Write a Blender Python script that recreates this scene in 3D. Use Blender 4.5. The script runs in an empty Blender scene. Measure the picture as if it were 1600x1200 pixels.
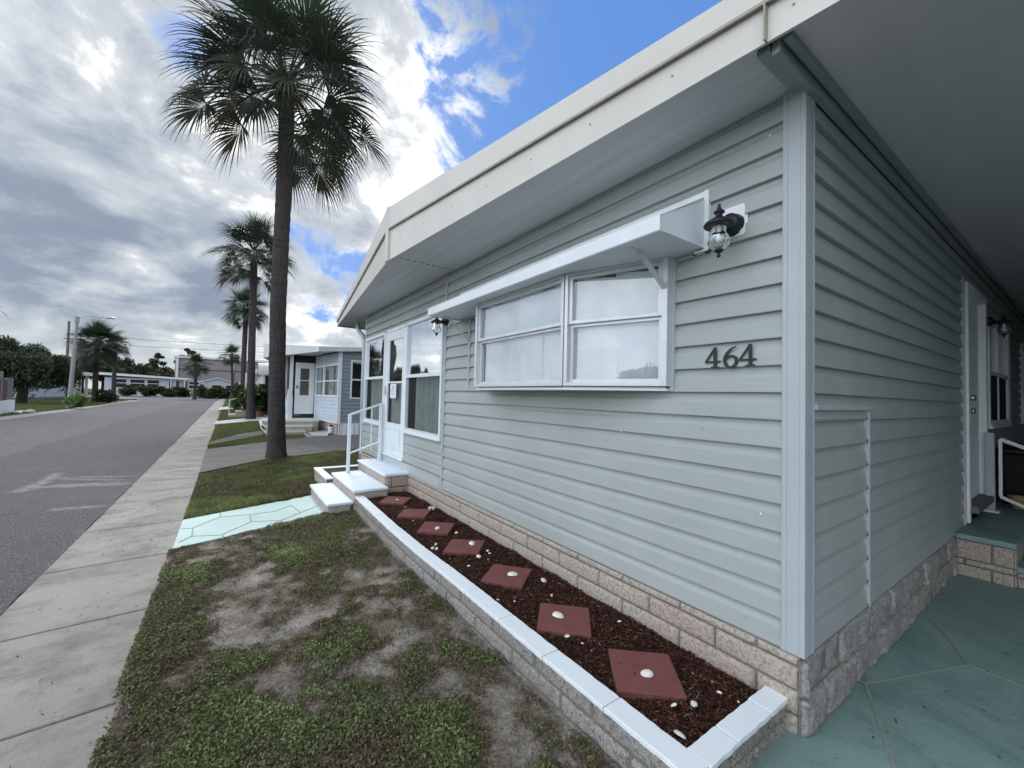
import bpy, math, random
import numpy as np
from mathutils import Vector, Matrix
random.seed(11)
rng = np.random.default_rng(11)
SC = bpy.context.scene
COL = SC.collection

# ---------------------------------------------------------------- camera
YAW, PITCH, ROLL, FPX = math.radians(34.5578), math.radians(1.7876), math.radians(1.4294), 640.67
CAM = np.array([-2.0972, -0.7707, 1.5217])
_fw = np.array([math.sin(YAW)*math.cos(PITCH), math.cos(YAW)*math.cos(PITCH), math.sin(PITCH)])
_r0 = np.array([math.cos(YAW), -math.sin(YAW), 0.0]); _u0 = np.cross(_r0, _fw)
_r = _r0*math.cos(ROLL)+_u0*math.sin(ROLL); _u = -_r0*math.sin(ROLL)+_u0*math.cos(ROLL)
def ray(px, py): return _fw + _r*(px-800)/FPX - _u*(py-600)/FPX
def onz(px, py, z=0.0):
    d = ray(px, py); return CAM + d*(z-CAM[2])/d[2]
def ony(px, py, y):
    d = ray(px, py); return CAM + d*(y-CAM[1])/d[1]
def onx(px, py, x=0.0):
    d = ray(px, py); return CAM + d*(x-CAM[0])/d[0]
cd = bpy.data.cameras.new('camera'); cam = bpy.data.objects.new('camera', cd); COL.objects.link(cam)
cd.sensor_width = 36; cd.lens = 36*FPX/1600; cd.clip_start = .05; cd.clip_end = 2000
M = Matrix(((_r[0], _u[0], -_fw[0], CAM[0]), (_r[1], _u[1], -_fw[1], CAM[1]), (_r[2], _u[2], -_fw[2], CAM[2]), (0, 0, 0, 1)))
cam.matrix_world = M
SC.camera = cam

# ---------------------------------------------------------------- noise
def _h(i, j, k, s):
    v = np.sin(i*127.1+j*311.7+k*74.7+s*53.3)*43758.5453
    return v-np.floor(v)
def vn(P, scale=1.0, s=0.0):
    P = np.asarray(P, float)*scale
    if P.shape[-1] == 2: P = np.concatenate([P, np.zeros(P.shape[:-1]+(1,))], -1)
    I = np.floor(P); F = P-I; F = F*F*(3-2*F)
    i, j, k = I[..., 0], I[..., 1], I[..., 2]; x, y, z = F[..., 0], F[..., 1], F[..., 2]
    def L(a, b, t): return a+(b-a)*t
    return L(L(L(_h(i, j, k, s), _h(i+1, j, k, s), x), L(_h(i, j+1, k, s), _h(i+1, j+1, k, s), x), y),
             L(L(_h(i, j, k+1, s), _h(i+1, j, k+1, s), x), L(_h(i, j+1, k+1, s), _h(i+1, j+1, k+1, s), x), y), z)
def fbm(P, scale=1.0, s=0.0, o=4):
    a = 0; w = 1; t = 0
    for q in range(o):
        a = a+vn(P, scale*2**q, s+q*7.3)*w; t += w; w *= .5
    return a/t

# ---------------------------------------------------------------- object helpers
def tag(o, label=None, cat=None, group=None, kind=None):
    if label: o['label'] = label
    if cat: o['category'] = cat
    if group: o['group'] = group
    if kind: o['kind'] = kind
    return o
def thing(name, label, cat, loc=(0, 0, 0), rz=0, group=None):
    o = bpy.data.objects.new(name, None); COL.objects.link(o)
    o.location = loc; o.rotation_euler = (0, 0, rz); o.empty_display_size = .2
    return tag(o, label, cat, group)
def link(name, me, parent=None):
    o = bpy.data.objects.new(name, me); COL.objects.link(o)
    if parent is not None: o.parent = parent
    return o
def copy_tree(o, parent=None):
    c = o.copy(); COL.objects.link(c); c.parent = parent
    for ch in list(o.children): copy_tree(ch, c)
    return c
class MB:
    def __init__(s): s.v = []; s.f = []; s.m = []
    def add(s, V, F, mi=0):
        n = len(s.v); s.v += [tuple(map(float, p)) for p in V]
        s.f += [tuple(i+n for i in f) for f in F]; s.m += [mi]*len(F)
    def box(s, x0, x1, y0, y1, z0, z1, mi=0, Mx=None):
        V = [(x0, y0, z0), (x1, y0, z0), (x1, y1, z0), (x0, y1, z0), (x0, y0, z1), (x1, y0, z1), (x1, y1, z1), (x0, y1, z1)]
        if Mx is not None: V = [tuple(Mx @ Vector(p)) for p in V]
        s.add(V, [(0, 3, 2, 1), (4, 5, 6, 7), (0, 1, 5, 4), (1, 2, 6, 5), (2, 3, 7, 6), (3, 0, 4, 7)], mi)
    def bar(s, a, b, w, h, mi=0, up=(0, 0, 1)):
        a = Vector(a); b = Vector(b); d = (b-a); L = d.length; d.normalize()
        u = Vector(up)
        if abs(d.dot(u)) > .95: u = Vector((0, 1, 0))
        r = d.cross(u).normalized(); u = r.cross(d)
        V = []
        for p in (a, b):
            for q in ((-1, -1), (1, -1), (1, 1), (-1, 1)): V.append(tuple(p+r*q[0]*w/2+u*q[1]*h/2))
        s.add(V, [(0, 3, 2, 1), (4, 5, 6, 7), (0, 1, 5, 4), (1, 2, 6, 5), (2, 3, 7, 6), (3, 0, 4, 7)], mi)
    def poly(s, P, z0, z1, mi=0):
        n = len(P); V = [(p[0], p[1], z0) for p in P]+[(p[0], p[1], z1) for p in P]
        s.add(V, [tuple(range(n-1, -1, -1)), tuple(range(n, 2*n))]+[(i, (i+1) % n, n+(i+1) % n, n+i) for i in range(n)], mi)
    def prism(s, P, d, mi=0):       # P: list of 3d pts (planar), extruded by vector d
        n = len(P); V = [tuple(p) for p in P]+[(p[0]+d[0], p[1]+d[1], p[2]+d[2]) for p in P]
        s.add(V, [tuple(range(n-1, -1, -1)), tuple(range(n, 2*n))]+[(i, (i+1) % n, n+(i+1) % n, n+i) for i in range(n)], mi)
    def tube(s, pts, rad, n=8, mi=0, cap=True):
        pts = [Vector(p) for p in pts]
        if not hasattr(rad, '__len__'): rad = [rad]*len(pts)
        V = []; ref = Vector((0.31, .95, .1))
        for i, p in enumerate(pts):
            d = (pts[min(i+1, len(pts)-1)]-pts[max(i-1, 0)]).normalized()
            if i == 0 and abs(d.dot(ref)) > .9: ref = Vector((1, .1, .2))
            a = d.cross(ref).normalized(); b = a.cross(d)
            for k in range(n):
                t = 2*math.pi*k/n; V.append(tuple(p+(a*math.cos(t)+b*math.sin(t))*rad[i]))
        F = []
        for i in range(len(pts)-1):
            for k in range(n): F.append((i*n+k, (i+1)*n+k, (i+1)*n+(k+1) % n, i*n+(k+1) % n))
        if cap: F.append(tuple(range(n))); F.append(tuple(range(len(pts)*n-1, (len(pts)-1)*n-1, -1)))
        s.add(V, F, mi)
    def lathe(s, prof, c=(0, 0, 0), n=24, mi=0, axis='z', rib=0, ribn=12):
        V = []
        for r, z in prof:
            for k in range(n):
                t = 2*math.pi*k/n; rr = r*(1+rib*math.cos(ribn*t)) if r > .002 else r
                x, y = rr*math.cos(t), rr*math.sin(t)
                V.append((c[0]+x, c[1]+y, c[2]+z) if axis == 'z' else (c[0]-z, c[1]+x, c[2]+y))
        F = []
        for i in range(len(prof)-1):
            for k in range(n): F.append((i*n+k, i*n+(k+1) % n, (i+1)*n+(k+1) % n, (i+1)*n+k))
        s.add(V, F, mi)
    def grid(s, f, nu, nv, mi=0):
        V = [f(i/nu, j/nv) for j in range(nv+1) for i in range(nu+1)]
        F = [(j*(nu+1)+i, j*(nu+1)+i+1, (j+1)*(nu+1)+i+1, (j+1)*(nu+1)+i) for j in range(nv) for i in range(nu)]
        s.add(V, F, mi)
    def build(s, name, mat, parent=None, bevel=0, smooth=False, segs=2):
        me = bpy.data.meshes.new(name); me.from_pydata(s.v, [], s.f)
        for m in (mat if isinstance(mat, (list, tuple)) else [mat]): me.materials.append(m)
        if any(s.m): me.polygons.foreach_set('material_index', s.m)
        me.update()
        if smooth: me.polygons.foreach_set('use_smooth', [True]*len(me.polygons))
        o = link(name, me, parent)
        if bevel:
            b = o.modifiers.new('bevel', 'BEVEL'); b.width = bevel; b.segments = segs; b.limit_method = 'ANGLE'; b.angle_limit = .6
        return o
def bulk(name, V, F, mat, parent=None, attrs=None, smooth=False):
    V = np.asarray(V, np.float32); F = np.asarray(F, np.int32); k = F.shape[1]
    me = bpy.data.meshes.new(name)
    me.vertices.add(len(V)); me.vertices.foreach_set('co', V.ravel())
    me.loops.add(F.size); me.loops.foreach_set('vertex_index', F.ravel())
    me.polygons.add(len(F)); me.polygons.foreach_set('loop_start', np.arange(0, F.size, k, dtype=np.int32))
    me.polygons.foreach_set('loop_total', np.full(len(F), k, np.int32))
    me.materials.append(mat)
    for n, a in (attrs or {}).items():
        at = me.attributes.new(n, 'FLOAT', 'POINT'); at.data.foreach_set('value', np.asarray(a, np.float32))
    me.update(calc_edges=True); me.validate()
    if smooth: me.polygons.foreach_set('use_smooth', [True]*len(me.polygons))
    return link(name, me, parent)

# ---------------------------------------------------------------- materials
class NT:
    def __init__(s, name):
        s.m = bpy.data.materials.new(name); s.m.use_nodes = True; s.t = s.m.node_tree; s.t.nodes.clear()
        s.out = s.n('ShaderNodeOutputMaterial')
    def n(s, t, **k):
        x = s.t.nodes.new(t)
        for a, b in k.items():
            if a.startswith('i_'):
                key = a[2:].replace('_', ' '); x.inputs[int(key) if key.isdigit() else key].default_value = b
            else: setattr(x, a, b)
        return x
    def l(s, a, b): s.t.links.new(a, b)
    def coords(s, stretch=(1, 1, 1), kind='Object'):
        tc = s.n('ShaderNodeTexCoord'); mp = s.n('ShaderNodeMapping'); mp.inputs['Scale'].default_value = stretch
        s.l(tc.outputs[kind], mp.inputs['Vector']); return mp.outputs['Vector']
    def noise(s, vec, scale, detail=4, rough=.55, dist=0):
        x = s.n('ShaderNodeTexNoise'); x.inputs['Scale'].default_value = scale; x.inputs['Detail'].default_value = detail
        x.inputs['Roughness'].default_value = rough; x.inputs['Distortion'].default_value = dist
        s.l(vec, x.inputs['Vector']); return x.outputs['Fac']
    def ramp(s, fac, stops):
        x = s.n('ShaderNodeValToRGB'); e = x.color_ramp.elements
        while len(e) < len(stops): e.new(.5)
        for a, (p, c) in zip(e, stops):
            a.position = p; a.color = (c[0], c[1], c[2], 1) if hasattr(c, '__len__') else (c, c, c, 1)
        s.l(fac, x.inputs['Fac']); return x.outputs['Color']
    def mix(s, a, b, fac, blend='MIX'):
        x = s.n('ShaderNodeMix', data_type='RGBA', blend_type=blend)
        for v, i in ((fac, 0), (a, 6), (b, 7)):
            if hasattr(v, 'is_linked') or hasattr(v, 'links'): s.l(v, x.inputs[i])
            elif hasattr(v, '__len__'): x.inputs[i].default_value = (v[0], v[1], v[2], 1)
            else: x.inputs[i].default_value = v
        return x.outputs[2]
    def math(s, op, a, b=None, clamp=False):
        x = s.n('ShaderNodeMath', operation=op); x.use_clamp = clamp
        for v, i in ((a, 0), (b, 1)):
            if v is None: continue
            if hasattr(v, 'links'): s.l(v, x.inputs[i])
            else: x.inputs[i].default_value = v
        return x.outputs[0]
    def bsdf(s, color, rough=.6, spec=.5, metal=0, bump=None, bdist=.01, bstr=1, trans=None):
        b = s.n('ShaderNodeBsdfPrincipled'); b.inputs['Roughness'].default_value = rough if not hasattr(rough, 'links') else .5
        if hasattr(rough, 'links'): s.l(rough, b.inputs['Roughness'])
        b.inputs['Specular IOR Level'].default_value = spec; b.inputs['Metallic'].default_value = metal
        if hasattr(color, 'links'): s.l(color, b.inputs['Base Color'])
        else: b.inputs['Base Color'].default_value = (color[0], color[1], color[2], 1)
        if bump is not None:
            bp = s.n('ShaderNodeBump'); bp.inputs['Distance'].default_value = bdist; bp.inputs['Strength'].default_value = bstr
            s.l(bump, bp.inputs['Height']); s.l(bp.outputs[0], b.inputs['Normal'])
        s.l(b.outputs[0], s.out.inputs[0]); s.b = b
        return s.m
def mul(c, k): return tuple(min(1, max(0, x*k)) for x in c)
def simple(name, c, rough=.5, var=.12, scale=3, bump=0.0, bscale=60, spec=.4, metal=0, stretch=(1, 1, 1), dirt=None):
    t = NT(name); v = t.coords(stretch)
    n = t.noise(v, scale, 6)
    col = t.ramp(n, [(.3, mul(c, 1-var)), (.7, mul(c, 1+var))])
    if dirt:
        d = t.noise(v, dirt[1], 8, .7); col = t.mix(col, dirt[0], t.ramp(d, [(dirt[2], 0), (min(1, dirt[2]+.18), dirt[3])]))
    bn = t.noise(v, bscale, 6, .6) if bump else None
    return t.bsdf(col, rough, spec, metal, bn, bump, 1)

m_side = None
def siding_mat(name, c):
    t = NT(name); v = t.coords(); st = t.coords((1.2, 1.2, 9))
    n = t.noise(v, 1.3, 5); n2 = t.noise(st, 2.0, 5, .6)
    col = t.ramp(n, [(.3, mul(c, .93)), (.7, mul(c, 1.05))])
    col = t.mix(col, mul(c, .78), t.ramp(n2, [(.55, 0), (.8, .35)]))
    sp = t.noise(v, 60, 2); col = t.mix(col, (.75, .78, .78), t.ramp(sp, [(.74, 0), (.78, .5)]))
    spd = t.noise(v, 34, 2); col = t.mix(col, (.16, .16, .14), t.ramp(spd, [(.755, 0), (.79, .6)]))
    gr = t.n('ShaderNodeTexNoise'); gr.inputs['Scale'].default_value = 14; gr.inputs['Detail'].default_value = 6
    t.l(t.coords((1, .25, 6)), gr.inputs['Vector'])
    b = t.math('ADD', t.math('MULTIPLY', t.noise(v, 2.2, 2), 4.0), t.math('MULTIPLY', gr.outputs[0], .35))
    return t.bsdf(col, .42, .4, 0, b, .004, 1)
M_SIDING = siding_mat('vinyl_siding_sage', (.370, .402, .398))
M_SIDING_BLUE = siding_mat('vinyl_siding_blue', (.235, .295, .355))
M_SIDING_PALE = siding_mat('vinyl_siding_pale', (.55, .62, .68))
M_TRIM = simple('sage_trim', (.43, .465, .495), .42, .05, 4, .0006, 30, dirt=((.62, .72, .85), 7, .66, .5))
M_BEAM = simple('beam_grey', (.30, .315, .32), .5, .08, 3)
M_WHITE = simple('white_frame', (.74, .78, .82), .35, .04, 6, .0004, 60)
M_WHITE2 = simple('white_paint', (.80, .82, .84), .45, .05, 6, .0006, 60, dirt=((.35, .34, .3), 9, .68, .4))
M_ALU = simple('worn_aluminium', (.62, .64, .67), .36, .06, 9, .0002, 90, .5, .35, dirt=((.32, .32, .33), 14, .62, .4))
M_SOFFIT = simple('soffit_metal', (.54, .555, .565), .5, .10, 3, .0015, 3, stretch=(5, .25, 1), dirt=((.3, .3, .27), 8, .62, .4))
M_FASCIA = simple('cream_fascia', (.64, .61, .57), .4, .05, 2, .001, 4, dirt=((.42, .36, .27), 18, .66, .5))
M_FASCIA_HEM = simple('fascia_hem', (.36, .33, .27), .5, .15, 15)
M_ROOF = simple('roof_coating', (.62, .62, .60), .7, .1, 3, .003, 20)
M_DARK = simple('dark_void', (.012, .012, .014), .8, .2, 5)
M_BLACK = simple('black_cast_metal', (.012, .013, .017), .38, .25, 30, .0005, 200)
M_CEIL = simple('carport_ceiling', (.66, .60, .62), .55, .10, 1.2, .002, 2, stretch=(.3, 2, 1), dirt=((.36, .34, .34), 2.5, .60, .35))
M_STEEL = simple('steel_knob', (.55, .54, .52), .25, .05, 30, metal=.9)

def block_mat(name, c, c2, speck, sp_amt=.5):
    t = NT(name); v = t.coords()
    n = t.noise(v, 2.6, 3); col = t.ramp(n, [(.35, c), (.65, c2)])
    f = t.noise(v, 55, 8, .75); col = t.mix(col, mul(c, .45), t.ramp(f, [(.40, .9), (.53, 0)]))
    vo = t.n('ShaderNodeTexVoronoi'); vo.inputs['Scale'].default_value = 140; t.l(v, vo.inputs['Vector'])
    sel = t.noise(v, 90, 2)
    msk = t.math('MULTIPLY', t.ramp(vo.outputs['Distance'], [(.28, 1), (.45, 0)]), t.ramp(sel, [(.46, 0), (.56, sp_amt)]))
    col = t.mix(col, speck, msk)
    b = t.math('ADD', t.noise(v, 40, 8, .7), t.math('MULTIPLY', msk, .5))
    return t.bsdf(col, .85, .25, 0, b, .006, 1)
M_SKIRT = block_mat('tan_split_block', (.47, .42, .36), (.46, .365, .315), (.72, .68, .62), .6)
M_SKIRT2 = block_mat('grey_rubble_block', (.385, .365, .345), (.30, .285, .28), (.55, .53, .5), .5)
M_PLANTER = block_mat('weathered_grey_block', (.27, .255, .24), (.35, .33, .305), (.70, .68, .64), .7)
M_MORTAR = simple('mortar', (.19, .175, .16), .9, .2, 20, .003, 80)
M_CAP = simple('pale_blue_cap_paint', (.80, .84, .89), .5, .04, 5, .0012, 70, dirt=((.4, .4, .4), 30, .70, .5))
M_STEP = simple('painted_step', (.68, .77, .86), .5, .05, 5, .001, 60, dirt=((.45, .5, .52), 12, .64, .35))
M_PAVER = simple('red_paver', (.185, .066, .064), .8, .1, 8, .0015, 160, .3, dirt=((.30, .2, .2), 45, .69, .6))
M_SHELL = simple('sea_shell', (.78, .74, .68), .45, .08, 40, .001, 120)

def mulch_mat(name, chips):
    t = NT(name); v = t.coords()
    if chips:
        a = t.n('ShaderNodeAttribute', attribute_name='tone')
        col = t.ramp(a.outputs['Fac'], [(0, (.013, .005, .004)), (.5, (.050, .016, .011)), (.84, (.105, .038, .024)), (.96, (.13, .075, .045)), (1, (.30, .21, .14))])
    else: col = t.ramp(t.noise(v, 60, 6), [(.3, (.010, .005, .005)), (.7, (.04, .015, .013))])
    return t.bsdf(col, .8, .25, 0, t.noise(v, 150, 4), .003, 1)
M_MULCH = mulch_mat('mulch_bed', False); M_CHIP = mulch_mat('bark_chips', True)

def foliage_mat(name, stops, rough=.5, trans=.25):
    t = NT(name); a = t.n('ShaderNodeAttribute', attribute_name='tone')
    col = t.ramp(a.outputs['Fac'], stops)
    b = t.n('ShaderNodeBsdfPrincipled'); b.inputs['Roughness'].default_value = rough; b.inputs['Specular IOR Level'].default_value = .35
    t.l(col, b.inputs['Base Color'])
    tr = t.n('ShaderNodeBsdfTranslucent'); t.l(col, tr.inputs[0])
    mx = t.n('ShaderNodeMixShader'); mx.inputs[0].default_value = trans
    t.l(b.outputs[0], mx.inputs[1]); t.l(tr.outputs[0], mx.inputs[2]); t.l(mx.outputs[0], t.out.inputs[0])
    return t.m
M_WEED = foliage_mat('weed_leaf', [(0, (.17, .13, .09)), (.28, (.15, .125, .072)), (.5, (.135, .155, .066)), (.8, (.19, .235, .098)), (1, (.31, .35, .16))])
M_GRASS = foliage_mat('grass_blade', [(0, (.15, .12, .075)), (.3, (.145, .135, .062)), (.65, (.135, .17, .06)), (1, (.23, .27, .10))])
M_PALM = foliage_mat('palm_leaf', [(0, (.075, .055, .03)), (.12, (.035, .045, .022)), (.5, (.036, .058, .034)), (1, (.065, .095, .055))], .4, .12)
M_OAK = foliage_mat('oak_leaf', [(0, (.028, .034, .018)), (.5, (.048, .062, .027)), (1, (.085, .10, .045))])
M_BUSH = foliage_mat('bush_leaf', [(0, (.045, .035, .015)), (.4, (.03, .055, .018)), (1, (.07, .11, .035))])
M_LIME = foliage_mat('lime_leaf', [(0, (.08, .14, .04)), (.6, (.16, .26, .08)), (1, (.3, .4, .2))])
M_WILLOW = foliage_mat('weeping_leaf', [(0, (.028, .038, .026)), (.5, (.055, .075, .046)), (1, (.095, .12, .07))])

def palmtrunk_mat():
    t = NT('palm_bark'); v = t.coords((1, 1, 1)); vf = t.coords((9, 9, 1.2)); vr = t.coords((.6, .6, 9))
    f = t.noise(vf, 3, 6, .65); r = t.noise(vr, 1.6, 4, .7)
    col = t.ramp(t.math('ADD', t.math('MULTIPLY', f, .55), t.math('MULTIPLY', r, .45)), [(.3, (.028, .024, .024)), (.55, (.068, .060, .060)), (.75, (.115, .10, .096))])
    li = t.noise(v, 7, 5, .6); col = t.mix(col, (.26, .22, .18), t.ramp(li, [(.68, 0), (.72, .7)]))
    return t.bsdf(col, .9, .2, 0, t.math('ADD', f, r), .03, 1)
M_PTRUNK = palmtrunk_mat()
M_BOOT = simple('palm_boot', (.13, .085, .055), .85, .35, 12, .01, 30)
M_BARK = simple('oak_bark', (.05, .042, .036), .9, .3, 6, .02, 14)

def road_mat():
    t = NT('asphalt'); v = t.coords()
    se = t.n('ShaderNodeSeparateXYZ'); t.l(v, se.inputs[0])
    big = t.noise(v, .35, 4); med = t.noise(v, 3, 5); fine = t.noise(v, 140, 3, .7)
    w = t.math('ADD', se.outputs[0], t.math('MULTIPLY', t.math('SUBTRACT', t.noise(v, .8, 3), .5), .5))
    old = t.ramp(t.math('ADD', t.math('MULTIPLY', t.math('ADD', w, 5.95), -6.0), .5, True), [(0, 0), (1, 1)])
    col = t.mix((.105, .098, .108), (.140, .136, .146), old)
    col = t.mix(col, mul((.112, .1, .118), .72), t.ramp(med, [(.5, 0), (.75, .5)]))
    col = t.mix(col, (.17, .165, .18), t.ramp(big, [(.5, 0), (.75, .35)]))
    vo = t.n('ShaderNodeTexVoronoi'); vo.inputs['Scale'].default_value = 62; t.l(v, vo.inputs['Vector'])
    col = t.mix(col, (.03, .03, .034), t.ramp(fine, [(.38, .8), (.5, 0)]))
    col = t.mix(col, (.45, .44, .45), t.math('MULTIPLY', t.ramp(vo.outputs['Distance'], [(.22, 1), (.38, 0)]), t.ramp(t.noise(v, 50, 1), [(.52, 0), (.62, .8)])))
    a = t.n('ShaderNodeAttribute', attribute_name='sand')
    sand = t.math('MULTIPLY', t.math('MULTIPLY', a.outputs['Fac'], .75), t.ramp(t.noise(t.coords((1, 1, 1)), 7, 6, .7), [(.28, 0), (.62, 1)]))
    col = t.mix(col, (.40, .36, .31), sand)
    crack = t.n('ShaderNodeTexVoronoi', feature='DISTANCE_TO_EDGE'); crack.inputs['Scale'].default_value = .8
    dv = t.n('ShaderNodeVectorMath', operation='ADD'); sc = t.n('ShaderNodeTexNoise'); sc.inputs['Scale'].default_value = 2.5
    t.l(v, sc.inputs['Vector']); t.l(v, dv.inputs[0]); t.l(sc.outputs['Color'], dv.inputs[1]); t.l(dv.outputs[0], crack.inputs['Vector'])
    ck = t.math('MULTIPLY', t.ramp(crack.outputs[0], [(.0, 1), (.012, 0)]), t.ramp(t.noise(v, .7, 2), [(.54, 0), (.6, .8)]))
    col = t.mix(col, (.03, .028, .03), ck)
    return t.bsdf(col, .85, .3, 0, t.math('ADD', fine, vo.outputs['Distance']), .006, 1)
M_ROAD = road_mat()
def concrete_mat(name, c, stain, green=0.0):
    t = NT(name); v = t.coords(); vs = t.coords((1, 1.25, 1))
    col = t.ramp(t.noise(v, 1.4, 6), [(.3, mul(c, .86)), (.7, mul(c, 1.12))])
    col = t.mix(col, stain, t.ramp(t.noise(vs, 1.9, 11, .74), [(.47, 0), (.62, .75)]))
    col = t.mix(col, mul(c, 1.25), t.ramp(t.noise(vs, 3.1, 6, .6), [(.60, 0), (.68, .4)]))
    col = t.mix(col, mul(c, .55), t.ramp(t.noise(v, 120, 3, .7), [(.33, .7), (.47, 0)]))
    if green: col = t.mix(col, (.10, .11, .08), t.ramp(t.noise(v, 5, 6, .7), [(.58, 0), (.75, green)]))
    return t.bsdf(col, .85, .3, 0, t.math('ADD', t.noise(v, 110, 5, .7), t.math('MULTIPLY', t.noise(v, 9, 3), 2)), .004, 1)
M_WALK = concrete_mat('sidewalk_concrete', (.325, .31, .285), (.16, .153, .143), .3)
M_DRIVE2 = concrete_mat('worn_driveway', (.16, .15, .145), (.10, .095, .09))
M_PATHW = concrete_mat('pale_path', (.50, .52, .54), (.4, .4, .42))
def painted(name, c, dirtc, lo=.5):
    t = NT(name); v = t.coords(); vs = t.coords((1, 1, 1))
    col = t.ramp(t.noise(v, 1.1, 5), [(.3, mul(c, .88)), (.7, mul(c, 1.1))])
    col = t.mix(col, dirtc, t.ramp(t.noise(vs, 2.4, 9, .68, .6), [(lo, 0), (lo+.2, .65)]))
    col = t.mix(col, mul(c, 1.35), t.ramp(t.noise(v, 4, 8, .7), [(.6, 0), (.8, .4)]))
    return t.bsdf(col, .58, .4, 0, t.noise(v, 60, 6, .7), .003, 1)
M_GREEN = painted('green_floor_paint', (.205, .305, .285), (.085, .145, .14), .50)
M_GREENLINE = simple('scored_line', (.24, .27, .26), .8, .2, 20)
M_MINT = painted('mint_path_paint', (.42, .57, .56), (.24, .34, .34), .55)
M_MINTLINE = simple('mint_path_line', (.23, .31, .31), .8, .2, 20)
def dirt_mat():
    t = NT('sandy_soil'); v = t.coords()
    col = t.ramp(t.noise(v, 3, 8, .65), [(.28, (.15, .125, .10)), (.46, (.28, .25, .22)), (.64, (.42, .39, .365))])
    col = t.mix(col, (.06, .045, .035), t.ramp(t.noise(v, 40, 6, .75), [(.52, 0), (.66, .7)]))
    return t.bsdf(col, .95, .1, 0, t.math('ADD', t.noise(v, 60, 6, .7), t.noise(v, 14, 4)), .012, 1)
M_DIRT = dirt_mat()
def lawn_mat():
    t = NT('lawn_turf'); v = t.coords()
    col = t.ramp(t.noise(v, 1.2, 8, .7), [(.3, (.075, .062, .035)), (.5, (.058, .085, .022)), (.7, (.082, .13, .03))])
    col = t.mix(col, (.03, .035, .012), t.ramp(t.noise(v, 30, 6, .8), [(.42, .7), (.6, 0)]))
    return t.bsdf(col, .95, .1, 0, t.noise(v, 25, 8, .8), .05, 1)
M_LAWN = lawn_mat()
def glass_mat(name, tint=(.9, .95, .95), ior=1.6, base=.04):
    t = NT(name)
    g = t.n('ShaderNodeBsdfGlossy'); g.inputs['Roughness'].default_value = .02; g.inputs['Color'].default_value = (.95, .97, 1, 1)
    tr = t.n('ShaderNodeBsdfTransparent'); tr.inputs[0].default_value = (*tint, 1)
    fr = t.n('ShaderNodeFresnel'); fr.inputs['IOR'].default_value = ior
    bp = t.n('ShaderNodeBump'); bp.inputs['Distance'].default_value = .004; t.l(t.noise(t.coords(), 1.6, 2), bp.inputs['Height'])
    t.l(bp.outputs[0], g.inputs['Normal'])
    mx = t.n('ShaderNodeMixShader'); t.l(t.math('ADD', fr.outputs[0], base, True), mx.inputs[0])
    t.l(tr.outputs[0], mx.inputs[1]); t.l(g.outputs[0], mx.inputs[2]); t.l(mx.outputs[0], t.out.inputs[0]); return t.m
M_GLASS = glass_mat('window_glass', (.96, .98, .98), 1.6, .09)
M_URN = glass_mat('lantern_glass', (.93, .94, .93), 1.38, .04)
def mesh_screen():
    t = NT('insect_mesh'); d = t.n('ShaderNodeBsdfDiffuse'); d.inputs[0].default_value = (.07, .08, .085, 1); tr = t.n('ShaderNodeBsdfTransparent'); mx = t.n('ShaderNodeMixShader'); mx.inputs[0].default_value = .42
    t.l(tr.outputs[0], mx.inputs[1]); t.l(d.outputs[0], mx.inputs[2]); t.l(mx.outputs[0], t.out.inputs[0]); return t.m
M_MESH = mesh_screen()
def paper_mat():
    t = NT('white_paper'); v = t.coords((1, 1.0, .15))
    col = t.ramp(t.noise(v, 7, 4), [(.35, (.78, .83, .86)), (.65, (.86, .89, .91))])
    return t.bsdf(col, .7, .2, 0, t.noise(t.coords((1, 1, .4)), 5, 4), .02, 1)
M_PAPER = paper_mat()
M_CURTAIN = simple('sheer_curtain', (.42, .50, .47), .8, .12, 6)
M_SCREEN = simple('dark_screen', (.022, .024, .03), .7, .3, 3)
M_SHADE = simple('brown_shade', (.10, .085, .08), .6, .25, 2)
M_GREYB = simple('grey_warehouse', (.30, .275, .29), .8, .05, .1)
M_HWHITE = simple('house_white', (.58, .63, .70), .6, .06, .4)
M_HCREAM = simple('house_cream', (.60, .60, .56), .6, .08, 1)
M_CANVAS = simple('awning_canvas', (.55, .57, .56), .7, .12, 3)
M_MAROON = simple('maroon_panel', (.09, .02, .03), .6, .2, 4)
M_GREYP = simple('grey_lattice', (.20, .195, .20), .8, .15, 6)
M_POLE = simple('lamp_post_concrete', (.34, .33, .34), .7, .12, 3)
M_WOODPOLE = simple('wood_pole', (.16, .15, .15), .9, .2, 3)
M_PEBBLE = simple('white_pebbles', (.55, .55, .58), .8, .35, 25, .03, 30)
M_TERRA = simple('terracotta', (.3, .12, .06), .8, .2, 10)
M_TAN = simple('tan_pot', (.36, .26, .14), .8, .2, 10)
M_MOWER = simple('dark_plastic', (.008, .009, .010), .35, .3, 8)

# ================================================================ SETTING
def sheet(name, pts, z, mat, parent=None, thick=.02):
    mb = MB(); mb.poly([tuple(p[:2]) for p in pts], z-thick, z); o = mb.build(name, mat, parent); return o
def struct(o): o['kind'] = 'structure'; return o

mb = MB(); mb.box(-300, 300, -120, 400, -.5, -.10); struct(mb.build('ground', M_LAWN))

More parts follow.
